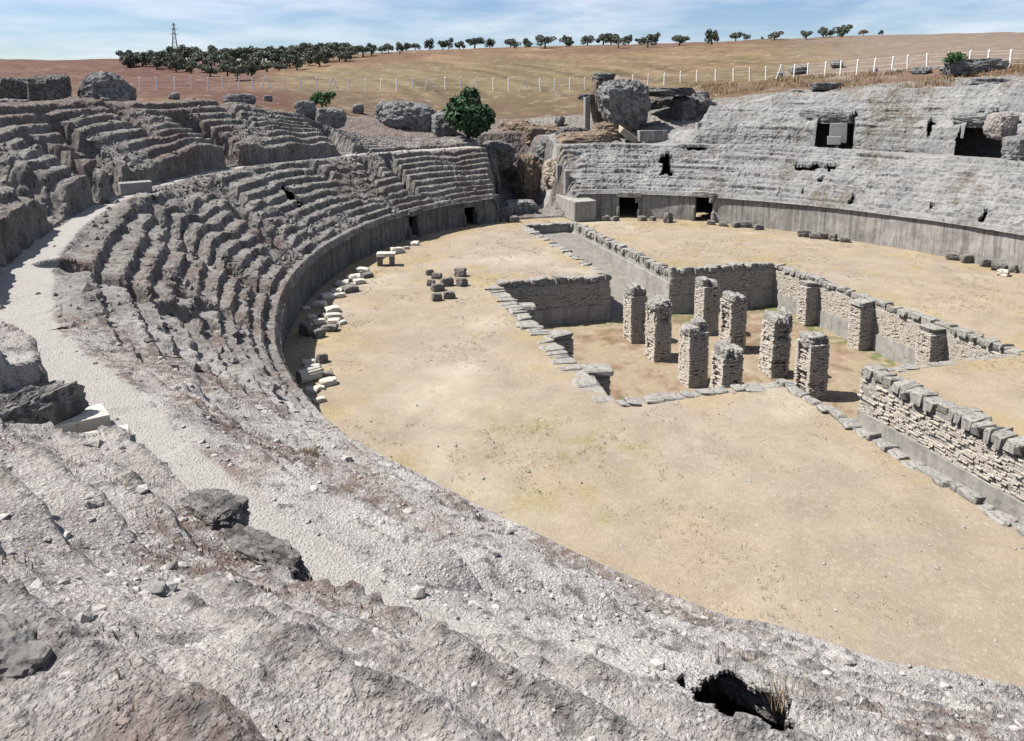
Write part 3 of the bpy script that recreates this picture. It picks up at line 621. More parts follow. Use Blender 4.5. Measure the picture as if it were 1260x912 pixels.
def pillar(x, y, h, seed, label, capn=2, worn=.5):
    root = empty('brick_pillar', (x, y, -3.0), RND.uniform(-.06, .06)); root.rotation_euler.x = RND.uniform(-.025, .025); root.rotation_euler.y = RND.uniform(-.025, .025); tag(root, label, 'pillar', 'brick pillars standing in the pit')
    ms = pillar_meshes(seed, h, worn=worn); link('core', ms[0], None, root); stuff(link('brickwork', ms[1], None, root)); r = random.Random(seed)
    for i in range(capn):
        o = link('cap_stone', rock_mesh('cap_stone', (1.3 / capn * 1.1, 1.25 * r.uniform(.8, 1.05), .72 + r.uniform(-.2, .25)), seed * 5 + i, 4, .4, .6), COPING_M, root)
        o.location = ((i - (capn - 1) / 2) * 1.05 / capn, r.uniform(-.08, .08), h - .58)
    return root
PL = [(-3.6, 7, 3.3, 'brick pillar by the end of the shaded wall left of the far trench'), (-3.6, 4, 3.4, 'second brick pillar of the row nearer the flat slab edge'), (-3.6, 0, 3.3, 'brick pillar beside the lower, more broken pillar'), (-3.6, -3, 3.05, 'lowest brick pillar with a broken top, hard by the pale slab edge'),
      (1.3, 7, 3.5, 'tallest brick pillar, close under the shaded wall right of the far trench'), (1.3, 4, 3.45, 'brick pillar with a bulging crown, second of the row nearer the pilasters'), (1.3, 0, 3.4, 'worn brick pillar with a crumbling pale side, third towards the near trench'), (1.3, -3, 3.2, 'stout ragged brick pillar at the mouth of the near trench')]
for i, (x, y, h, lb) in enumerate(PL): pillar(x, y, h, 40 + i, lb, 2 if i % 3 else 3, (.5, .7, .6, 1., .5, .9, 1.1, 1.)[i])

# ------------------------------------------------------------------ finding the ground
def zbank(x, y):
    x = np.atleast_1d(np.asarray(x, float)); y = np.atleast_1d(np.asarray(y, float)); T, D = inv(x, y); D = D - D0(T)
    return np.where(D < 0, 0., np.where(D > 16, hill(x, y), height(T, D, x, y)[0]))
def on_hill(u, v):
    dx, dy, dz = ray(u, v); q = np.arange(60, 420, .5); x, y = CX + dx * q, CY + dy * q; g = hill(x, y) - (CZ + dz * q); k = np.argmax(g > 0) if (g > 0).any() else np.argmax(g)
    return float(x[k]), float(y[k]), float(hill(x[k:k + 1], y[k:k + 1])[0]), float(q[k])
def ppm(x, y): return FPX / math.hypot(x - CX, y - CY)        # how many photo pixels a metre takes there

# ------------------------------------------------------------------ boulders and ruin masses
def boulder(u, v, dist, dims, seed, label, cat='boulder', mat=None, rz=0., tilt=(0, 0), sub=5, rough=.3, square=.5, name='boulder', group=None, z=None, sink=.1, taper=0., hang=False):
    if dist is None: x, y, z0 = onz(u, v, z)
    else: x, y, z0 = at(u, v, dist)
    gap = z0 - sink * dims[2] - float(zbank(x, y)[0])
    if gap > 0 and not hang: gap += .15; dims = (dims[0], dims[1], dims[2] + gap); z0 -= gap          # rooted in the ground
    o = link(name, rock_mesh(name, dims, seed, sub, rough, square, taper), mat or BOULDER_M); o.location = (x, y, z0 - sink * dims[2]); o.rotation_euler = (*tilt, rz); tag(o, label, cat, group); return o
def cuboid(u, v, dist, dims, label, cat, mat, rz=0., name='stone_block', z=None, jit=.03, bevel=.05, seed=1, tilt=(0, 0), group=None):
    x, y, z0 = onz(u, v, z) if dist is None else at(u, v, dist)
    gap = z0 - float(zbank(x, y)[0])
    if gap > 0: dims = (dims[0], dims[1], dims[2] + gap); z0 -= gap
    o = link(name, block_mesh(name, dims, seed, jit, bevel, 0), mat); o.location = (x, y, z0); o.rotation_euler = (*tilt, rz); tag(o, label, cat, group); return o
boulder(18, 112, 58, (3.2, 2.2, 1.5), 3, 'dark low boulder left of the upright boulder on the rim', mat=DARKROCK_M, rough=.4, square=.3)
boulder(64, 126, 56, (2.9, 2.4, 2.75), 5, 'upright dark boulder split by a vertical cleft on the rim', mat=DARKROCK_M, rough=.38, square=.55)
boulder(130, 119, 58, (4.3, 2.6, 2.2), 8, 'pale grey ribbed boulder lying on the rim beside the upright one', rough=.45, tilt=(.0, .18), square=.2)
boulder(14, 131, 50, (2.4, 1.6, .9), 12, 'flat dark slab of rock below the rim boulders')
boulder(296, 122, 78, (3.2, 2., .9), 14, 'flat layered outcrop at the top of the stepped bank')
boulder(375, 130, 76, (2.4, 1.6, .9), 15, 'small flat ledge beside the little green bush')
boulder(408, 146, 74, (3.2, 2.2, 1.6), 17, 'pale rounded rock above the walkway, near the green bush')
boulder(492, 168, 84, (7.6, 5., 5.4), 19, 'great grey rock mass with a dark hollow on its side, beside the fig tree', 'rock', rough=.36, square=.25, tilt=(0, .12), sub=5)
boulder(545, 168, 82, (3., 3.6, 3.4), 21, 'rock between the great mass and the fig tree', 'rock')
boulder(640, 264, None, (3.8, 2.2, 2.0), 23, 'fallen rock lump lying in the shade of the gateway', z=0., sub=5, rough=.25)
boulder(658, 252, 81, (5.0, 4.2, 7.4), 25, 'brown eroded rock bluff behind the gateway', 'rock', EARTH_M, rough=.42, square=.3, sub=5)
boulder(684, 206, 82, (5.0, 4., 4.4), 27, 'grey rock bluff right of the brown one behind the gateway', 'rock', rough=.4, square=.3, sub=5)
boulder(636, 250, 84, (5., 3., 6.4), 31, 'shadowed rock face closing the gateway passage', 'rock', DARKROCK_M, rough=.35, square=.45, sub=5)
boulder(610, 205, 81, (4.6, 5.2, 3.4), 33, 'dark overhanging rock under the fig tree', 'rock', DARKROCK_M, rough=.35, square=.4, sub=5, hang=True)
boulder(722, 184, 80, (7.0, 4.0, 2.6), 35, 'low eroded brown shelf under the leaning ruin block', 'rock', EARTH_M, rough=.38, square=.4, sub=5)
boulder(755, 172, 83, (5.0, 3.4, 2.6), 36, 'earthy mound with dry weeds below the broken pier', 'rock', EARTH_M, rough=.38, square=.3, sub=5)
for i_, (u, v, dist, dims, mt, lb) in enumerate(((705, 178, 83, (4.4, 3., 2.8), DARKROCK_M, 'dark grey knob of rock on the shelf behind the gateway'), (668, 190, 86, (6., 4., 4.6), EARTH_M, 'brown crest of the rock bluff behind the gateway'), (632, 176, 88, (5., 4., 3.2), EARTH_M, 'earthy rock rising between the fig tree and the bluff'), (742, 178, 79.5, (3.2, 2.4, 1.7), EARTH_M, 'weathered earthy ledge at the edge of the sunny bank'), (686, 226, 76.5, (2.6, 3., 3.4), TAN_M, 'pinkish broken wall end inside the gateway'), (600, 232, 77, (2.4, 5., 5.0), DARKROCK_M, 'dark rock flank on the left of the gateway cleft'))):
    boulder(u, v, dist, dims, 160 + i_, lb, 'rock', mt, rough=.42, square=.35, sub=5)
# ruin above the gateway's right side
boulder(773, 152, 84, (5.2, 4.2, 5.9), 37, 'huge leaning lump of ancient concrete, wider at its top', 'ruin', rough=.5, square=.4, tilt=(.1, -.2), sink=.0, taper=.22, sub=5)
boulder(739, 146, 87, (2.4, 2.4, 5.6), 39, 'upright broken pier left of the leaning concrete lump', 'ruin', EARTH_M, rough=.26, square=.6, sink=.02, taper=.12, sub=5)
boulder(728, 122, 87, (3.2, 2.2, .8), 41, 'flat slab resting between the post and the broken pier', 'slab', DARKROCK_M, rough=.24, square=.7, hang=True)
boulder(742, 101, 87, (3.0, 2.4, 1.3), 42, 'dark block capping the broken pier', 'slab', DARKROCK_M, rough=.28, square=.6, hang=True)
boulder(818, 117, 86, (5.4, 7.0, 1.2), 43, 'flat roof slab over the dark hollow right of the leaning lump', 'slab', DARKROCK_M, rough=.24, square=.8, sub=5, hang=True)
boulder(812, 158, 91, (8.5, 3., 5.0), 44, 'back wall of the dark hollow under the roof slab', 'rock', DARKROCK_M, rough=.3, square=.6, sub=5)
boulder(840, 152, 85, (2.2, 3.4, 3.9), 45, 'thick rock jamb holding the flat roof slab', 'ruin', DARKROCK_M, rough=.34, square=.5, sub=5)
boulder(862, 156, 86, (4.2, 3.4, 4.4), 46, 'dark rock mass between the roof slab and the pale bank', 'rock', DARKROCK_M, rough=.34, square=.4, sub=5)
cuboid(722, 148, 85, (.62, .6, 2.7), 'square pale post carrying a slab beside the broken pier', 'post', CEMENT_M, name='stone_post')
cuboid(776, 174, 79, (3.6, 1.6, .7), 'tilted pale sandstone slab fallen below the leaning lump', 'slab', TAN_M, name='fallen_slab', tilt=(.25, .62), seed=4, jit=.08)
cuboid(803, 173, 78, (3.1, .8, 1.1), 'low squared wall of grey blocks under the dark hollow', 'wall', PODIUM_M, name='low_wall', rz=-.1)
cuboid(859, 175, 77, (.5, .6, 2.1), 'narrow pale cement post by the edge of the sunny bank', 'post', CEMENT_M, name='cement_post')
cuboid(867, 176, 77, (.7, .8, 1.2), 'short cement block leaning on the narrow cement post', 'block', CEMENT_M, name='cement_block')
# gateway masonry
x0 = 1.75
o = link('gate_parapet', block_mesh('gate_parapet', (2.3, 5.6, 1.95), 51, .02, .03), RENDER_M); o.location = (2.75, 34.6, -.05); tag(o, 'pale squared masonry block at the right side of the gateway', 'masonry')
o = link('gate_side_wall', block_mesh('gate_side_wall', (.9, 5.5, 3.4), 52, .06, .06), TAN_M); o.location = (2.4, 40.6, 0); tag(o, 'pinkish rubble wall inside the gateway behind the pale parapet', 'wall')
for i, (u, v) in enumerate(((697, 240), (687, 232))):
    o = link('gate_post', block_mesh('gate_post', (.45, .5, 2.5), 53 + i, .03, .05), CEMENT_M); q = at(u, v, 72.5 + 2 * i); o.location = q
    tag(o, ('slim pale post standing on the gate parapet', 'pale post just behind the slim one at the gateway')[i], 'post')
for i, (u, v, w, h) in enumerate(((622, 268, 1.2, 1.0), (631, 272, .9, .5), (613, 258, .9, 1.6))):
    q = onz(u, v, 0); o = link('masonry_stub', block_mesh('masonry_stub', (w, 1.1, h), 57 + i, .08, .08), BLOCK_M); o.location = q
    tag(o, ('stub of masonry at the shaded corner of the gateway', 'low step stone before the shaded gateway corner', 'upright masonry stub against the shaded bank end')[i], 'masonry')
# cement repairs and slabs
cuboid(1031, 176, 69.2, (1.5, 1.0, 1.9), 'upright cement block in the alcove above the sunny bank', 'block', CEMENT_M, name='cement_block', rz=-.7)
cuboid(1026, 178, 68.4, (1.2, .8, .8), 'low cement step before the upright block in the alcove', 'block', CEMENT_M, name='cement_block', rz=-.7, seed=2)
boulder(1020, 150, 70.5, (6.0, 2.4, 1.6), 61, 'overhanging brow of rock above the cement alcove', 'rock', rough=.3, square=.7, rz=-1.0)
boulder(1090, 176, 66, (5.2, 1.8, 1.7), 63, 'ledge of rock along the walkway right of the alcove', 'rock', rough=.3, square=.7, rz=-1.1)
boulder(1213, 156, 60, (5.0, 2.4, 1.5), 65, 'dark brow of rock over the cave near the right fence', 'rock', rough=.35, square=.65, rz=-1.15)
boulder(1232, 168, 57.5, (2.3, 1.8, 2.4), 67, 'pinkish boulder at the mouth of the cave', 'boulder', PINK_M, rough=.25)
boulder(1255, 190, 55, (2.6, 2., 1.9), 69, 'grey boulder on the walkway before the cave', 'boulder', rough=.25)
boulder(1198, 80, 75, (6.2, 2.5, 1.1), 71, 'long grey slab with a shadowed underside below the fence', 'slab', rough=.28, square=.7, tilt=(0, -.06), rz=-.4)
boulder(1215, 110, 64, (4.0, 2.2, 1.3), 73, 'thick slab with a black hollow under it at the rim', 'slab', rough=.28, square=.7, rz=-.4)
boulder(1017, 110, 82, (4.2, 2.0, .9), 75, 'dark flat ledge at the top of the sunny bank', 'slab', rough=.3, square=.7)
boulder(978, 116, 82, (2.0, 1.6, .7), 76, 'small grey rock left of the dark flat ledge', 'boulder')
boulder(860, 118, 90, (3.0, 2., 1.), 77, 'flat grey rock at the rim beside the roof slab', 'boulder')
for i, (u, v, w) in enumerate(((982, 90, 2.4), (1030, 82, 2.2), (1133, 92, 2.0), (1104, 90, 1.3), (1075, 88, 1.2), (1160, 78, 1.2), (960, 93, 1.2), (1150, 86, .9))):
    x, y, z, q = on_hill(u, v); o = link('field_rock', rock_mesh('field_rock', (w, w * .8, w * .5), 80 + i, 4, .3, .4), BOULDER_M); o.location = (x, y, z - .1); o.rotation_euler = (0, 0, i)
    tag(o, 'low grey rock in the dry grass along the fence', 'boulder', 'rocks in the dry grass by the fence')
for i, (u, v, w) in enumerate(((440, 133, 1.4), (525, 120, .9), (689, 145, 1.2), (330, 121, 1.), (215, 118, 1.2))):
    x, y, z = at(u, v, (86, 96, 88, 84, 76)[i]); o = link('field_rock', rock_mesh('field_rock', (w, w * .8, w), 90 + i, 4, .3, .4), BOULDER_M); o.location = (x, y, float(zbank(x, y)[0]) - .2)
    tag(o, ('small grey rock above the little path behind the stepped bank', 'dark knob of rock above the great rock mass', 'upright stone on the slope behind the gateway', 'small rock at the rim below the fence', 'rock lump on the slope right of the ribbed boulder')[i], 'boulder')
# slabs by the walkway
cuboid(92, 528, None, (.95, .5, .22), 'thick tilted pale slab beside the walkway', 'slab', MARBLE_M, name='walkway_slab', z=6.78, rz=.35, tilt=(.04, -.05), seed=5, jit=.07)
cuboid(112, 550, None, (.95, .6, .12), 'thin cracked pale slab lying flat beside the walkway', 'slab', MARBLE_M, name='walkway_slab', z=6.78, rz=.25, seed=6, jit=.09)
cuboid(0, 545, None, (.62, 1.1, .5), 'squared pale block in the side passage off the walkway', 'block', MARBLE_M, name='stone_block', z=6.78, rz=.15, seed=7)
q = onz(167, 238, 6.85); o = link('cement_block', block_mesh('cement_block', (1.5, .8, .62), 95, .02, .03), CEMENT_M); o.location = q; o.rotation_euler = (0, 0, .35); tag(o, 'long smooth cement block on the walkway by the stepped bank', 'block')
boulder(135, 236, 39.5, (1.5, 1.2, 1.3), 97, 'rounded rock beside the long cement block on the walkway', 'boulder', rough=.25, square=.7)
# crag beside the walkway, close by
boulder(312, 712, None, (1.6, .5, .6), 98, 'dark crag overhanging the walkway', 'rock', DARKROCK_M, rough=.45, square=.35, z=7.27, rz=-.85, sub=6)
boulder(262, 655, None, (.75, .5, .5), 99, 'smaller dark crag above the walkway, beside the overhanging one', 'rock', DARKROCK_M, rough=.4, square=.5, z=7.5, rz=-.85, sub=6)
boulder(22, 545, None, (1.7, .9, 1.0), 101, 'black pitted crag between the walkway and the pale slabs', 'rock', DARKROCK_M, rough=.42, square=.6, z=6.75, rz=.9, sub=6)
boulder(185, 735, None, (.22, .15, .1), 103, 'small dark stone on the worn near bank', 'rock', z=8.6, sub=4)
boulder(325, 795, None, (.28, .2, .14), 104, 'flat stone standing proud of a worn row', 'rock', z=8.15, sub=4)

# rough lintels and jamb stones round the podium doorways
PW_ROOTS = [o for o in COL.objects if o.name.startswith('podium_wall') and o.type == 'EMPTY']
for k_, (t_, w_, h_, side) in enumerate(DOORS):
    root = PW_ROOTS[1] if side == 0 else PW_ROOTS[0]; x, y = pos(t_, -.02); x1, y1 = pos(t_ + .3, -.02); a_ = math.atan2(y1 - y, x1 - x); ux, uy = math.cos(a_), math.sin(a_)
    for du, zz, dm, sd in ((0, h_ - .25, (w_ + 1.0, .5, .6), 1), (-w_ / 2 - .08, -.05, (.34, .45, h_ * .62), 2), (w_ / 2 + .08, -.05, (.4, .45, h_ * .45), 3), (w_ / 2 - .1, h_ - .75, (.5, .4, .7), 4)):
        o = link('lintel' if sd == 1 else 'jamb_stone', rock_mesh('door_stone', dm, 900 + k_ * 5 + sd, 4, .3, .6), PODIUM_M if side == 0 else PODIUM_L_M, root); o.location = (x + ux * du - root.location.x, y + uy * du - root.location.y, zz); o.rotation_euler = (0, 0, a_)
# ------------------------------------------------------------------ loose blocks in the arena
BLK = [rock_mesh('block', (1.1, 1.1, 1.1), 120 + i, 3, .22, .9) for i in range(8)]
def loose(u, v, wpx, hr, mat, label, group, name='stone_block', i=0, shape=None):
    x, y, z = onz(u, v, 0); w = wpx / ppm(x, y); r = random.Random(i * 7 + int(u)); me = BLK[r.randrange(8)].copy() if shape is None else shape
    o = link(name, me, mat); o.location = (x, y, -.06); o.scale = (w, w * r.uniform(.5, .85), w * hr) if shape is None else (w, w, w); o.rotation_euler = (r.uniform(-.12, .12), r.uniform(-.12, .12), r.uniform(-.8, .8)); tag(o, label, 'stone block', group); return o
LB = [(506, 294, 12), (510, 301, 10), (488, 311, 16), (500, 306, 8), (446, 335, 15), (452, 340, 12), (436, 344, 16), (442, 348, 13), (422, 351, 15), (415, 360, 13), (430, 358, 18), (402, 367, 15), (418, 365, 12), (393, 377, 17), (409, 383, 16), (398, 389, 10), (410, 392, 18), (392, 398, 15), (412, 397, 14), (421, 398, 10), (406, 406, 17), (384, 391, 10), (377, 380, 9), (380, 448, 15), (385, 455, 18), (401, 463, 16), (404, 473, 20), (393, 478, 12), (384, 482, 14), (393, 494, 14)]
for i, (u, v, w) in enumerate(LB): loose(u, v, w * 1.15, .42, MARBLE_M if i % 5 else BLOCK_M, 'broken pale stone fragment in the row below the shaded podium wall', 'fragments along the shaded podium wall', i=i)
for i, (u, v, w) in enumerate(((377, 411, 18), (393, 414, 14), (396, 445, 14))):
    loose(u, v, w, .85, BLOCK_M, ('large dark rounded block at the end of a row of pale fragments', 'dark block beside the large rounded one', 'dark pointed block above the fluted drum')[i], None, i=i + 60)
for i, (u, v, w, h) in enumerate(((529, 338, 10, .8), (537, 342, 13, .6), (530, 351, 10, .9), (551, 351, 17, .7), (567, 339, 15, .75), (568, 351, 14, .75), (539, 357, 17, .6), (537, 369, 13, .75), (552, 366, 15, .65))):
    loose(u, v, w, h, BLOCK_M, 'dark grey block in the heap on the open arena floor', 'heap of blocks on the open arena floor', i=i + 70)
for i, (u, v, w) in enumerate(((875, 276, 9), (890, 278, 9), (905, 279, 10), (918, 279, 12), (933, 282, 10), (990, 291, 14), (1002, 293, 10), (1012, 293, 12), (1025, 295, 12), (1040, 297, 10), (790, 271, 9), (803, 271, 8), (745, 271, 10), (757, 271, 9), (1172, 319, 12), (1190, 322, 14), (1213, 327, 13), (1248, 334, 14))):
    loose(u, v, w * 1.1, .6, BLOCK_M, 'rough grey stone at the foot of the rain-streaked podium wall', 'stones along the sunny podium wall', i=i + 90)
loose(822, 273, 15, .9, BLOCK_M, 'pointed boulder-like block between the two podium doorways', None, i=130)
loose(1207, 321, 14, .45, MARBLE_M, 'white slab among the stones below the sunny podium wall', None, i=131); loose(1234, 339, 13, .6, MARBLE_M, 'white squared block on the arena floor at the right', None, i=132)
def drum(name, flutes, L=1.6):
    bm = bmesh.new(); n = flutes * 4; rings = []
    for x in (-L / 2, -L / 2 + .04, L / 2 - .04, L / 2):
        rings.append([bm.verts.new((x, math.cos(a) * rr, math.sin(a) * rr + .5)) for a, rr in ((2 * math.pi * k / n, .5 * (1 - .09 * (k % 4 in (1, 2)))) for k in range(n))])
    for A, B in zip(rings[:-1], rings[1:]):
        for k in range(n): bm.faces.new((A[k], A[(k + 1) % n], B[(k + 1) % n], B[k]))
    bm.faces.new(rings[0][::-1]); bm.faces.new(rings[-1]); bmesh.ops.recalc_face_normals(bm, faces=bm.faces); me = bpy.data.meshes.new(name); bm.to_mesh(me); bm.free(); return me
o = loose(380, 467, 17, 1, MARBLE_M, 'fluted marble column drum lying on its side below the shaded wall', None, 'column_drum', 140, drum('column_drum', 14)); o.rotation_euler = (.2, 0, .45); o['category'] = 'column drum'
o = loose(1228, 332, 12, 1, BLOCK_M, 'plain dark column drum below the sunny podium wall', None, 'column_drum', 141, drum('column_drum', 3, 1.0)); o.rotation_euler = (0, 0, -.9); o['category'] = 'column drum'
q = onz(475, 326, 0); tb = empty('stone_bench', q, -.2); tag(tb, 'pale stone slab set on two uprights below the shaded wall', 'stone bench')
for dx in (-.42, .42): o = link('support', block_mesh('support', (.36, .6, .72), 150 + int(dx * 9), .05, .06), BLOCK_M, tb); o.location = (dx, 0, -.03)
o = link('slab', block_mesh('slab', (1.35, .8, .24), 153, .05, .1), MARBLE_M, tb); o.location = (0, 0, .66)

# ------------------------------------------------------------------ fence
POST_M = stone_mat('whitewashed_post', (1.3, 1.28, 1.22), (1.15, 1.13, 1.08), (.85, .83, .8), 3.)
def fence():
    xs = [152, 172, 193, 215, 236, 256, 275, 294, 311, 328, 350, 370, 390, 410, 430, 450, 469, 488, 508, 528, 548, 567, 587, 607, 626, 645, 665, 682, 701, 720, 740, 760, 779, 797, 817, 837, 857, 880, 902, 922, 942, 960, 976, 993, 1014, 1033, 1053, 1074, 1096, 1115, 1139, 1164, 1190, 1213, 1240, 1268, 1300, 1334, 1370]
    braced = {328, 410, 528, 645, 960}; root = None; P = []
    for u in xs:
        dist = float(np.interp(u, [100, 180, 420, 560, 840, 960, 1060, 1150, 1240, 1400], [92, 98, 104, 112, 108, 100, 90, 82, 74, 64])); dx, dy, _ = ray(u, 110); x, y = CX + dx * dist, CY + dy * dist
        P.append(Vector((x, y, float(hill(np.array([x]), np.array([y]))[0]) - .1)))
    root = empty('wire_fence', P[0]); tag(root, 'long fence of whitewashed concrete posts and wire below the olive field', 'fence')
    pm = block_mesh('post', (.15, .15, 1.95), 3, .02, .15); bmesh_ = block_mesh('brace', (.13, .13, 2.1), 4, .02, .1)
    for u, p in zip(xs, P):
        if u not in braced: o = link('post', pm, POST_M, root); o.location = p - P[0]; o.rotation_euler = (RND.uniform(-.05, .05), RND.uniform(-.05, .05), RND.uniform(-.3, .3))
        if u in braced:
            for sgn in (-1, 1):
                o = link('brace', bmesh_, POST_M, root); o.location = p - P[0] + Vector((sgn * .75, -.0, 0)); o.rotation_euler = (0, -sgn * .36, -TH)
    for hgt in (.5, 1.0, 1.5, 1.8):
        V = []; F = []
        for p in P:
            c = p - P[0] + Vector((0, 0, hgt)); V += [c + Vector((0, 0, .006)), c + Vector((.005, -.005, -.004)), c + Vector((-.005, .005, -.004))]
        for i in range(len(P) - 1):
            for k in range(3): F.append((i * 3 + k, i * 3 + (k + 1) % 3, i * 3 + 3 + (k + 1) % 3, i * 3 + 3 + k))
        link('wire', mesh_py('wire', V, F), POST_M, root)
fence()

# ------------------------------------------------------------------ trees
def leaf_mat(name, a, b, c):
    M = MB(name); k = M.mix(M.noise(1.3, 3), a, b); k = M.mix(M.ramp(M.noise(5, 2), .5, .7), k, c); M.b.inputs['Roughness'].default_value = .6
    return M.done(k)
OLIVE_M = leaf_mat('olive_leaf', (.13, .155, .11), (.18, .205, .15), (.25, .27, .21)); RUST_M = leaf_mat('withered_leaf', (.3, .17, .11), (.25, .16, .11), (.38, .24, .16))
FIG_M = leaf_mat('fig_leaf', (.035, .08, .04), (.055, .12, .05), (.09, .17, .07)); BUSH_M = leaf_mat('green_bush_leaf', (.06, .14, .04), (.1, .2, .07), (.15, .26, .1))
BARK_M = stone_mat('olive_bark', (.16, .13, .10), (.11, .09, .07), (.05, .04, .035), 4.)
def crown_mesh(name, seed, rx, rz, zc, nl, leaf, lobes=7, flat=.0):
    r = np.random.default_rng(seed); V = []; F = []
    L = [(0, 0, zc, rx * .62, rz * .6)]
    for k in range(lobes):
        a = 2 * math.pi * (k + r.uniform(-.3, .3)) / lobes; q = r.uniform(.4, .82) * rx; L.append((math.cos(a) * q, math.sin(a) * q, zc + r.uniform(-.45, .55) * rz, rx * r.uniform(.32, .5), rz * r.uniform(.3, .5)))
    for i in range(nl):
        cx_, cy_, cz_, a_, b_ = L[r.integers(len(L))]; d = r.normal(size=3); d /= np.linalg.norm(d); q = r.uniform(.45, 1.05) ** .6; p = np.array([cx_ + d[0] * a_ * q, cy_ + d[1] * a_ * q, cz_ + d[2] * b_ * q])
        n = d + r.normal(size=3) * .7; n /= np.linalg.norm(n); t = np.cross(n, r.normal(size=3)); t /= np.linalg.norm(t) + 1e-6; b = np.cross(n, t); s_ = leaf * r.uniform(.6, 1.3); k = len(V)
        V += [p - t * s_, p + b * s_ * .55, p + t * s_, p - b * s_ * .55]; F.append((k, k + 1, k + 2, k + 3))
    return mesh_py(name, V, F)
def trunk_mesh(name, seed, h, rad, limbs=4, reach=1.):
    r = random.Random(seed); V = []; F = []
    def tube(pts, rads, n=6):
        b = len(V)
        for p, q in zip(pts, rads):
            for k in range(n): a = 2 * math.pi * k / n; V.append((p[0] + math.cos(a) * q, p[1] + math.sin(a) * q, p[2]))
        for i in range(len(pts) - 1):
            for k in range(n): F.append((b + i * n + k, b + i * n + (k + 1) % n, b + (i + 1) * n + (k + 1) % n, b + (i + 1) * n + k))
    lean = (r.uniform(-.2, .2), r.uniform(-.2, .2)); top = (lean[0], lean[1], h * .4)
    tube([(0, 0, -.3), (lean[0] * .3, lean[1] * .3, h * .15), top], [rad * 1.4, rad, rad * .8])
    for k in range(limbs):
        a = 2 * math.pi * (k + r.uniform(-.3, .3)) / limbs; q = reach * r.uniform(.35, .6)
        tube([top, (top[0] + math.cos(a) * q * .5, top[1] + math.sin(a) * q * .5, h * .58), (top[0] + math.cos(a) * q, top[1] + math.sin(a) * q, h * .85)], [rad * .65, rad * .4, rad * .12])
    return mesh_py(name, V, F, True)
VAR = [(crown_mesh('crown', 200 + i, 1.75 + .35 * (i % 3), 1.7 + .25 * (i % 2), 2.2, 760, .27, 5 + i % 4), trunk_mesh('trunk', 200 + i, 3.6, .2, 4, 1.6)) for i in range(6)]
for c_, t_ in VAR: c_.materials.append(OLIVE_M); t_.materials.append(BARK_M)
def olive(x, y, z, h, i, label, group, mat=None):
    root = empty('olive_tree', (x, y, z - .15), i * 1.7); root.scale = (h / 4.3 * RND.uniform(.75, 1.35), h / 4.3 * RND.uniform(.75, 1.35), h / 4.3 * RND.uniform(.85, 1.15)); tag(root, label, 'olive tree', group)
    c_, t_ = VAR[i % 6]
    if mat: c_ = c_.copy(); c_.materials.clear(); c_.materials.append(mat)
    link('crown', c_, None, root); link('trunk', t_, None, root); return root
CR = [(427, 75, 14), (437, 66, 12), (447, 70, 14), (457, 68, 14), (470, 66, 14), (478, 60, 12), (492, 66, 14), (500, 58, 12), (511, 58, 11), (528, 59, 14), (545, 59, 15), (552, 58, 14), (565, 57, 11), (570, 60, 7), (584, 57, 16), (603, 55, 13), (628, 58, 13), (633, 60, 10), (648, 56, 12), (650, 60, 10), (671, 60, 19), (697, 58, 16), (701, 58, 9), (723, 52, 12), (742, 54, 18), (752, 56, 16), (761, 59, 14), (773, 48, 12), (786, 53, 10), (797, 58, 14), (807, 50, 17), (836, 56, 17), (843, 48, 11), (876, 55, 18), (905, 48, 15), (918, 46, 9), (938, 45, 5), (953, 50, 14), (992, 49, 12), (1013, 46, 12), (1022, 44, 10), (1037, 47, 18), (1084, 43, 9)]
for i, (u, v, h) in enumerate(CR):
    x, y, z, q = on_hill(u, v); olive(x, y, z, h * 1.12 * q / FPX, i, 'olive tree standing out along the crest of the dry hill', 'olive trees on the hill crest')
x, y, z, q = on_hill(1062, 44); olive(x, y, z, 10 * q / FPX, 2, 'withered rust brown tree on the hill crest', None, RUST_M)
k = 0
for row in range(7):
    n = 17 - row
    for j in range(n):
        f = (j + RND.uniform(.15, .85)) / n; u = 150 + f * 285; top = np.interp(u, [150, 300, 430], [80, 68, 60]); bot = np.interp(u, [150, 215, 290, 330, 430], [82, 88, 98, 92, 77])
        v = top + (bot - top) * (row + RND.uniform(-.3, .3)) / 6.
        x, y, z, q = on_hill(u, v); olive(x, y, z, RND.uniform(16, 22) * q / FPX, k, 'dark olive tree in the dense grove on the left slope', 'olive grove on the left slope'); k += 1
def bushy(name, u, v, dist, rx, h, nl, leaf, mat, seed, label, cat, z=None):
    x, y, z0 = at(u, v, dist) if z is None else onz(u, v, z); root = empty(name, (x, y, z0)); tag(root, label, cat)
    c_ = crown_mesh('crown', seed, rx, h * .42, h * .52, nl, leaf, 9); c_.materials.append(mat); link('crown', c_, None, root); t_ = trunk_mesh('trunk', seed, h, rx * .07, 5, rx); t_.materials.append(BARK_M); link('trunk', t_, None, root)
bushy('fig_tree', 577, 184, 78, 3.0, 7.2, 4200, .30, FIG_M, 301, 'dark green fig tree growing over the gateway rocks', 'fig tree')
bushy('green_bush', 396, 134, 84, 1.5, 2.2, 700, .2, BUSH_M, 302, 'little green bush on the rim behind the stepped bank', 'bush')
bushy('green_bush', 1173, 84, 74, 1.0, 1.9, 500, .16, BUSH_M, 303, 'green bush growing at the end of the long slab below the fence', 'bush')

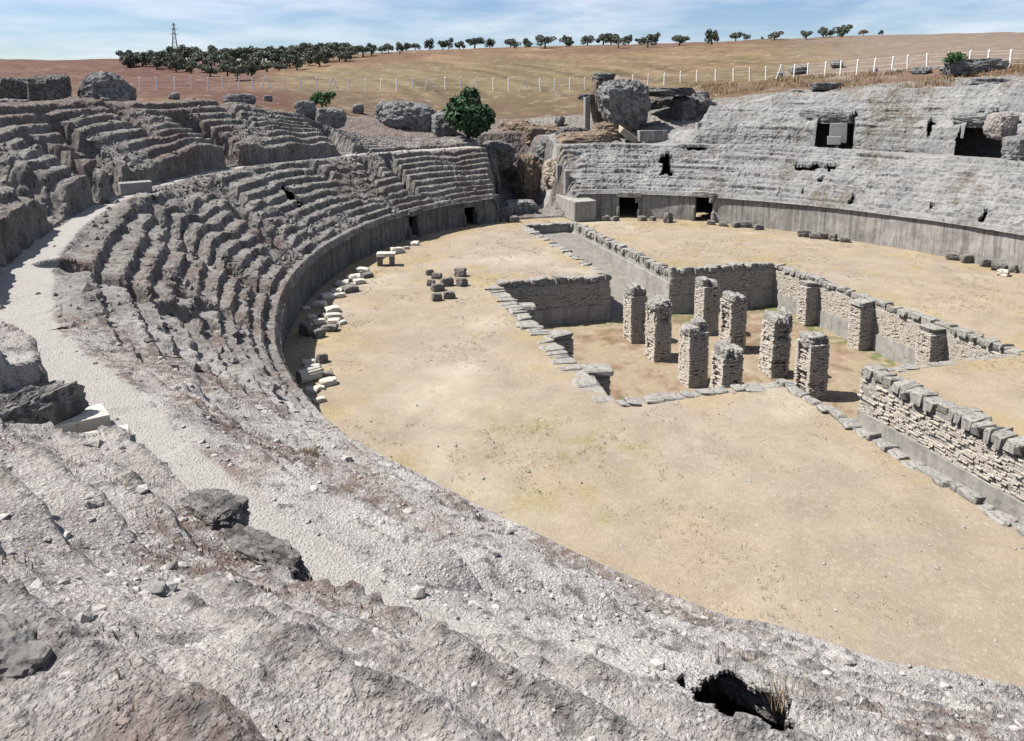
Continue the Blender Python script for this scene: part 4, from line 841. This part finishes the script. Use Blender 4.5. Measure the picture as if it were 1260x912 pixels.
# ------------------------------------------------------------------ pylon
def pylon():
    q = at(216, 74, 520.); root = empty('lattice_pylon', (q[0], q[1], q[2] - 2)); tag(root, 'distant thin steel lattice pylon rising behind the olive grove', 'pylon'); B = Boxes(); H = 28.; n = 9
    def bar(a, b, w=.14):
        a, b = Vector(a), Vector(b); d = b - a; t = d.normalized(); s_ = t.cross(Vector((.3, .9, .2))).normalized(); B.add((a + b) / 2, d / 2, s_ * w, t.cross(s_) * w)
    lv = [(H * k / n, 2.2 * (1 - k / n) ** 1.1 + .25) for k in range(n + 1)]
    for (z0, w0), (z1, w1) in zip(lv[:-1], lv[1:]):
        for k in range(4):
            c = [(1, 1), (-1, 1), (-1, -1), (1, -1)]; a, b = c[k], c[(k + 1) % 4]
            bar((a[0] * w0, a[1] * w0, z0), (a[0] * w1, a[1] * w1, z1)); bar((a[0] * w0, a[1] * w0, z0), (b[0] * w1, b[1] * w1, z1), .09)
    B.build('mast', STEEL, root); B2 = Boxes()
    for z, w in ((H * .72, 3.2), (H * .84, 2.6), (H * .95, 1.6)): B2 = Boxes(); B2.add((0, 0, z), (w, 0, 0), (0, .12, 0), (0, 0, .14)); B2.build('cross_arm', STEEL, root)
STEEL = stone_mat('galvanised_steel', (.42, .43, .45), (.36, .37, .39), (.25, .25, .26), 1.)
pylon()

# ------------------------------------------------------------------ rubble, dry grass and scrub on the near bank
def scatter_rubble():
    r = np.random.default_rng(5); n = 22000; t = r.uniform(-150, -113, n); d = r.uniform(.3, 12.5, n); x, y = pos(t, d + D0(t)); z, path, ero, edge, right = height(t, d, x, y)
    keep = r.random(n) < (.12 + .75 * edge * vn(x * .9, y * .9, None, 801) + .4 * ero) * (1 - .9 * path) * .55
    for pts, hw in HOLES[:1]: keep &= seg_dist(x, y, pts) > hw + .22
    x, y, z = x[keep], y[keep], z[keep]; n = len(x)
    size = np.clip(np.exp(r.normal(-3.75, .6, n)), .01, .13)
    ph = (1 + 5 ** .5) / 2; ico = np.array([(-1, ph, 0), (1, ph, 0), (-1, -ph, 0), (1, -ph, 0), (0, -1, ph), (0, 1, ph), (0, -1, -ph), (0, 1, -ph), (ph, 0, -1), (ph, 0, 1), (-ph, 0, -1), (-ph, 0, 1)]) / 1.9
    fc = np.array([(0, 11, 5), (0, 5, 1), (0, 1, 7), (0, 7, 10), (0, 10, 11), (1, 5, 9), (5, 11, 4), (11, 10, 2), (10, 7, 6), (7, 1, 8), (3, 9, 4), (3, 4, 2), (3, 2, 6), (3, 6, 8), (3, 8, 9), (4, 9, 5), (2, 4, 11), (6, 2, 10), (8, 6, 7), (9, 8, 1)])
    V = ico[None] * (1 + r.uniform(-.3, .3, (n, 12, 1))) * size[:, None, None] * r.uniform([.7, .7, .4], [1.4, 1.2, .8], (n, 1, 3)); a = r.uniform(0, 6.28, n); c, s_ = np.cos(a)[:, None], np.sin(a)[:, None]
    V = np.stack([V[..., 0] * c - V[..., 1] * s_, V[..., 0] * s_ + V[..., 1] * c, V[..., 2]], -1) + np.stack([x, y, z + size * .12], -1)[:, None]
    F = (fc[None] + np.arange(n)[:, None, None] * 12).reshape(-1, 3)
    stuff(link('rubble', mesh_np('rubble', V.reshape(-1, 3), F, False), RUBBLE_M))
RUBBLE_M = stone_mat('loose_rubble', (.64, .61, .58), (.46, .43, .41), (.12, .12, .12), 1.3, .54)
scatter_rubble()
def scatter_grass(name, mat, pts, blades, h, spread, seed, wide=.006):
    r = np.random.default_rng(seed); n = len(pts); P = np.repeat(np.asarray(pts), blades, 0); m = len(P); base = P + np.c_[r.normal(0, spread, (m, 2)), np.zeros(m)]; hh = h * r.uniform(.45, 1.25, m); a = r.uniform(0, 6.28, m)
    lean = np.c_[np.cos(a), np.sin(a)] * (hh * r.uniform(.1, .8, m))[:, None]; side = np.c_[-np.sin(a), np.cos(a)] * wide
    A = base + np.c_[side, np.zeros(m)]; B = base - np.c_[side, np.zeros(m)]; C = base + np.c_[lean * .45 + side * .6, hh * .65]; D = base + np.c_[lean * .45 - side * .6, hh * .65]; E = base + np.c_[lean, hh * .95]
    V = np.stack([A, B, D, C, E], 1).reshape(-1, 3); i = np.arange(m) * 5; F = np.r_[np.c_[i, i + 1, i + 2], np.c_[i, i + 2, i + 3], np.c_[i + 3, i + 2, i + 4]]
    return link(name, mesh_np(name, V, F, False), mat)
STRAW_M = leaf_mat('dry_straw', (.42, .31, .19), (.34, .24, .17), (.5, .4, .27)); RUSTY_M = leaf_mat('rusty_dry_weed', (.36, .22, .17), (.28, .17, .14), (.42, .3, .22)); TWIG_M = leaf_mat('dead_twig', (.14, .11, .09), (.2, .16, .13), (.26, .22, .18))
def near_grass():
    r = np.random.default_rng(9); n = 11000; t = r.uniform(-150, -106, n); d = r.uniform(.3, 12.5, n); x, y = pos(t, d + D0(t)); z, path, ero, edge, right = height(t, d, x, y)
    w = vn(x * .35, y * .35, None, 91) * .6 + vn(x * 1.1, y * 1.1, None, 92) * .4; up = (d > 7.5) & (t > -131)
    keep = (w + .07 * up > .55) & (path < .2) & (r.random(n) < .75) & (seg_dist(x, y, HOLES[0][0]) > .6); P = np.c_[x, y, z - .02][keep]
    stuff(scatter_grass('dry_weeds', RUSTY_M, P[::2], 9, .05, .05, 3)); stuff(scatter_grass('dry_grass', STRAW_M, P[1::2], 8, .06, .05, 4))
near_grass()
def fence_grass():
    r = np.random.default_rng(12); P = []
    while len(P) < 800:
        u = r.uniform(850, 1260); dist = r.uniform(-12, 2) + np.interp(u, [840, 960, 1060, 1150, 1240], [106, 99, 89, 81, 73]); dx, dy, _ = ray(u, 100); x, y = CX + dx * dist, CY + dy * dist
        if vn(np.array([x * .25]), np.array([y * .25]), None, 611)[0] < .48: continue
        P.append((x, y, float(hill(np.array([x]), np.array([y]))[0]) - .05))
    stuff(scatter_grass('tall_dry_grass', DRY_M, P, 10, .5, .3, 5, .025))
DRY_M = leaf_mat('ochre_dry_grass', (.42, .28, .15), (.34, .23, .14), (.48, .36, .22)); fence_grass()
def scrub(u, v, z, w, h, n, seed, label, mat, name='dry_scrub'):
    x, y, _ = onz(u, v, z); z = float(zbank(x, y)[0]); r = np.random.default_rng(seed); m = 14; P = np.c_[r.normal(0, w * .28, (m, 2)), np.full(m, -.04)]
    root = empty(name, (x, y, z)); tag(root, label, 'scrub'); stuff(scatter_grass('stems', mat, P, n // m, h, w * .16, seed, .0035)).parent = root; return root
boulder(12, 850, None, (.5, .35, .3), 107, 'dark ledge of rock in the corner of the near bank', 'rock', DARKROCK_M, z=9.75, rough=.45, square=.3, sub=5, rz=-.8)
boulder(95, 835, None, (.45, .2, .2), 108, 'low dark ledge beside the white stone', 'rock', DARKROCK_M, z=9.45, rough=.45, square=.3, sub=5, rz=-.9)
scrub(40, 850, 9.9, .4, .03, 900, 31, 'dead twiggy scrub on the dark ledge in the corner of the near bank', TWIG_M)
scrub(850, 815, 6.6, .5, .2, 600, 34, 'dark scrub above the black hole in the near bank', TWIG_M)
scrub(900, 790, 6.0, .4, .14, 400, 35, 'brown scrub on the rocks right above the black hole', RUSTY_M)
scrub(960, 908, 7.2, .25, .32, 60, 36, 'long straw stalks leaning over the black hole', STRAW_M, 'straw_stalks')
scrub(380, 560, 5.2, .35, .14, 500, 37, 'dry tuft growing in a hollow between the worn rows', STRAW_M)
scrub(325, 690, 7.4, .2, .12, 200, 38, 'tuft of dry grass at the foot of the dark crag', STRAW_M)
RED_M = leaf_mat('red_creeper_leaf', (.5, .13, .07), (.42, .1, .06), (.6, .2, .1))
def creeper():
    P = []; r = np.random.default_rng(41)
    for (u0, v0), (u1, v1) in zip([(1188, 866), (1208, 866), (1222, 880), (1232, 892)], [(1208, 866), (1222, 880), (1232, 892), (1244, 908)]):
        for k in range(9):
            f = k / 9; x, y, z = onz(u0 + (u1 - u0) * f, v0 + (v1 - v0) * f, 5.4); P.append((x, y, float(zbank(x, y)[0]) + .02))
    o = scatter_grass('red_creeper', RED_M, P, 10, .05, .03, 42, .012); tag(o, 'trailing red creeper on the pale near bank', 'creeper')
creeper()
o = link('white_stone', block_mesh('white_stone', (.11, .08, .05), 901, .15, .15), MARBLE_M); x, y, _ = onz(168, 885, 9.1); o.location = (x, y, float(zbank(x, y)[0])); tag(o, 'small bright white stone on the near bank', 'stone')

# ------------------------------------------------------------------ short dry tufts and pebbles over the arena
def arena_tufts():
    r = np.random.default_rng(71); n = 30000; x = r.uniform(-24, 24, n); y = r.uniform(-30, 33, n); D = np.hypot(x / EB, y / EA)
    w = vn(x * .3, y * .3, None, 811) * .5 + vn(x * 1.1, y * 1.1, None, 812) * .5 + .10 * sstep(.75, .97, D); inn = ~in_pit(x - .6, y) & ~in_pit(x + .6, y) & ~in_pit(x, y - .6) & ~in_pit(x, y + .6)
    T, Dd = inv(x, y); k = (w > .54) & inn & (Dd < D0(T) - .3); P = np.c_[x, y, np.full(n, -.04)][k]
    stuff(scatter_grass('arena_grass', TURF_M, P, 6, .06, .07, 72, .010))
    k = (r.random(n) < .10) & inn & (Dd < D0(T) - .3); Q = np.c_[x, y, np.full(n, -.01)][k]; m = len(Q); sz = np.clip(np.exp(r.normal(-3.6, .45, m)), .015, .09)
    oc = np.array([(1, 0, 0), (0, 1, 0), (-1, 0, 0), (0, -1, 0), (0, 0, .7), (0, 0, -.5)]); V = oc[None] * r.uniform(.6, 1.3, (m, 6, 1)) * sz[:, None, None] + Q[:, None]; fc = np.array([(0, 1, 4), (1, 2, 4), (2, 3, 4), (3, 0, 4), (1, 0, 5), (2, 1, 5), (3, 2, 5), (0, 3, 5)])
    stuff(link('arena_pebbles', mesh_np('arena_pebbles', V.reshape(-1, 3), (fc[None] + np.arange(m)[:, None, None] * 6).reshape(-1, 3), False), RUBBLE_M))
TURF_M = leaf_mat('arena_straw', (.42, .33, .20), (.36, .29, .17), (.50, .40, .26)); arena_tufts()

def left_rubble():
    r = np.random.default_rng(15); n = 15000; t = r.uniform(-112, -14, n); d = r.uniform(.4, 14, n); x, y = pos(t, d + D0(t)); z, path, ero, edge, right = height(t, d, x, y)
    k = (r.random(n) < (.08 + .55 * ero) * (1 - .9 * path)); x, y, z = x[k], y[k], z[k]; m = len(x); sz = np.clip(np.exp(r.normal(-2.5, .5, m)), .04, .3); oc = np.array([(1, .1, 0), (.1, 1, .1), (-1, 0, .1), (0, -1, 0), (.2, .1, .75), (0, 0, -.5)])
    V = oc[None] * r.uniform(.55, 1.3, (m, 6, 1)) * sz[:, None, None] + np.stack([x, y, z + sz * .15], -1)[:, None]; fc = np.array([(0, 1, 4), (1, 2, 4), (2, 3, 4), (3, 0, 4), (1, 0, 5), (2, 1, 5), (3, 2, 5), (0, 3, 5)])
    stuff(link('fallen_rubble', mesh_np('fallen_rubble', V.reshape(-1, 3), (fc[None] + np.arange(m)[:, None, None] * 6).reshape(-1, 3), False), BLOCK_M))
left_rubble()
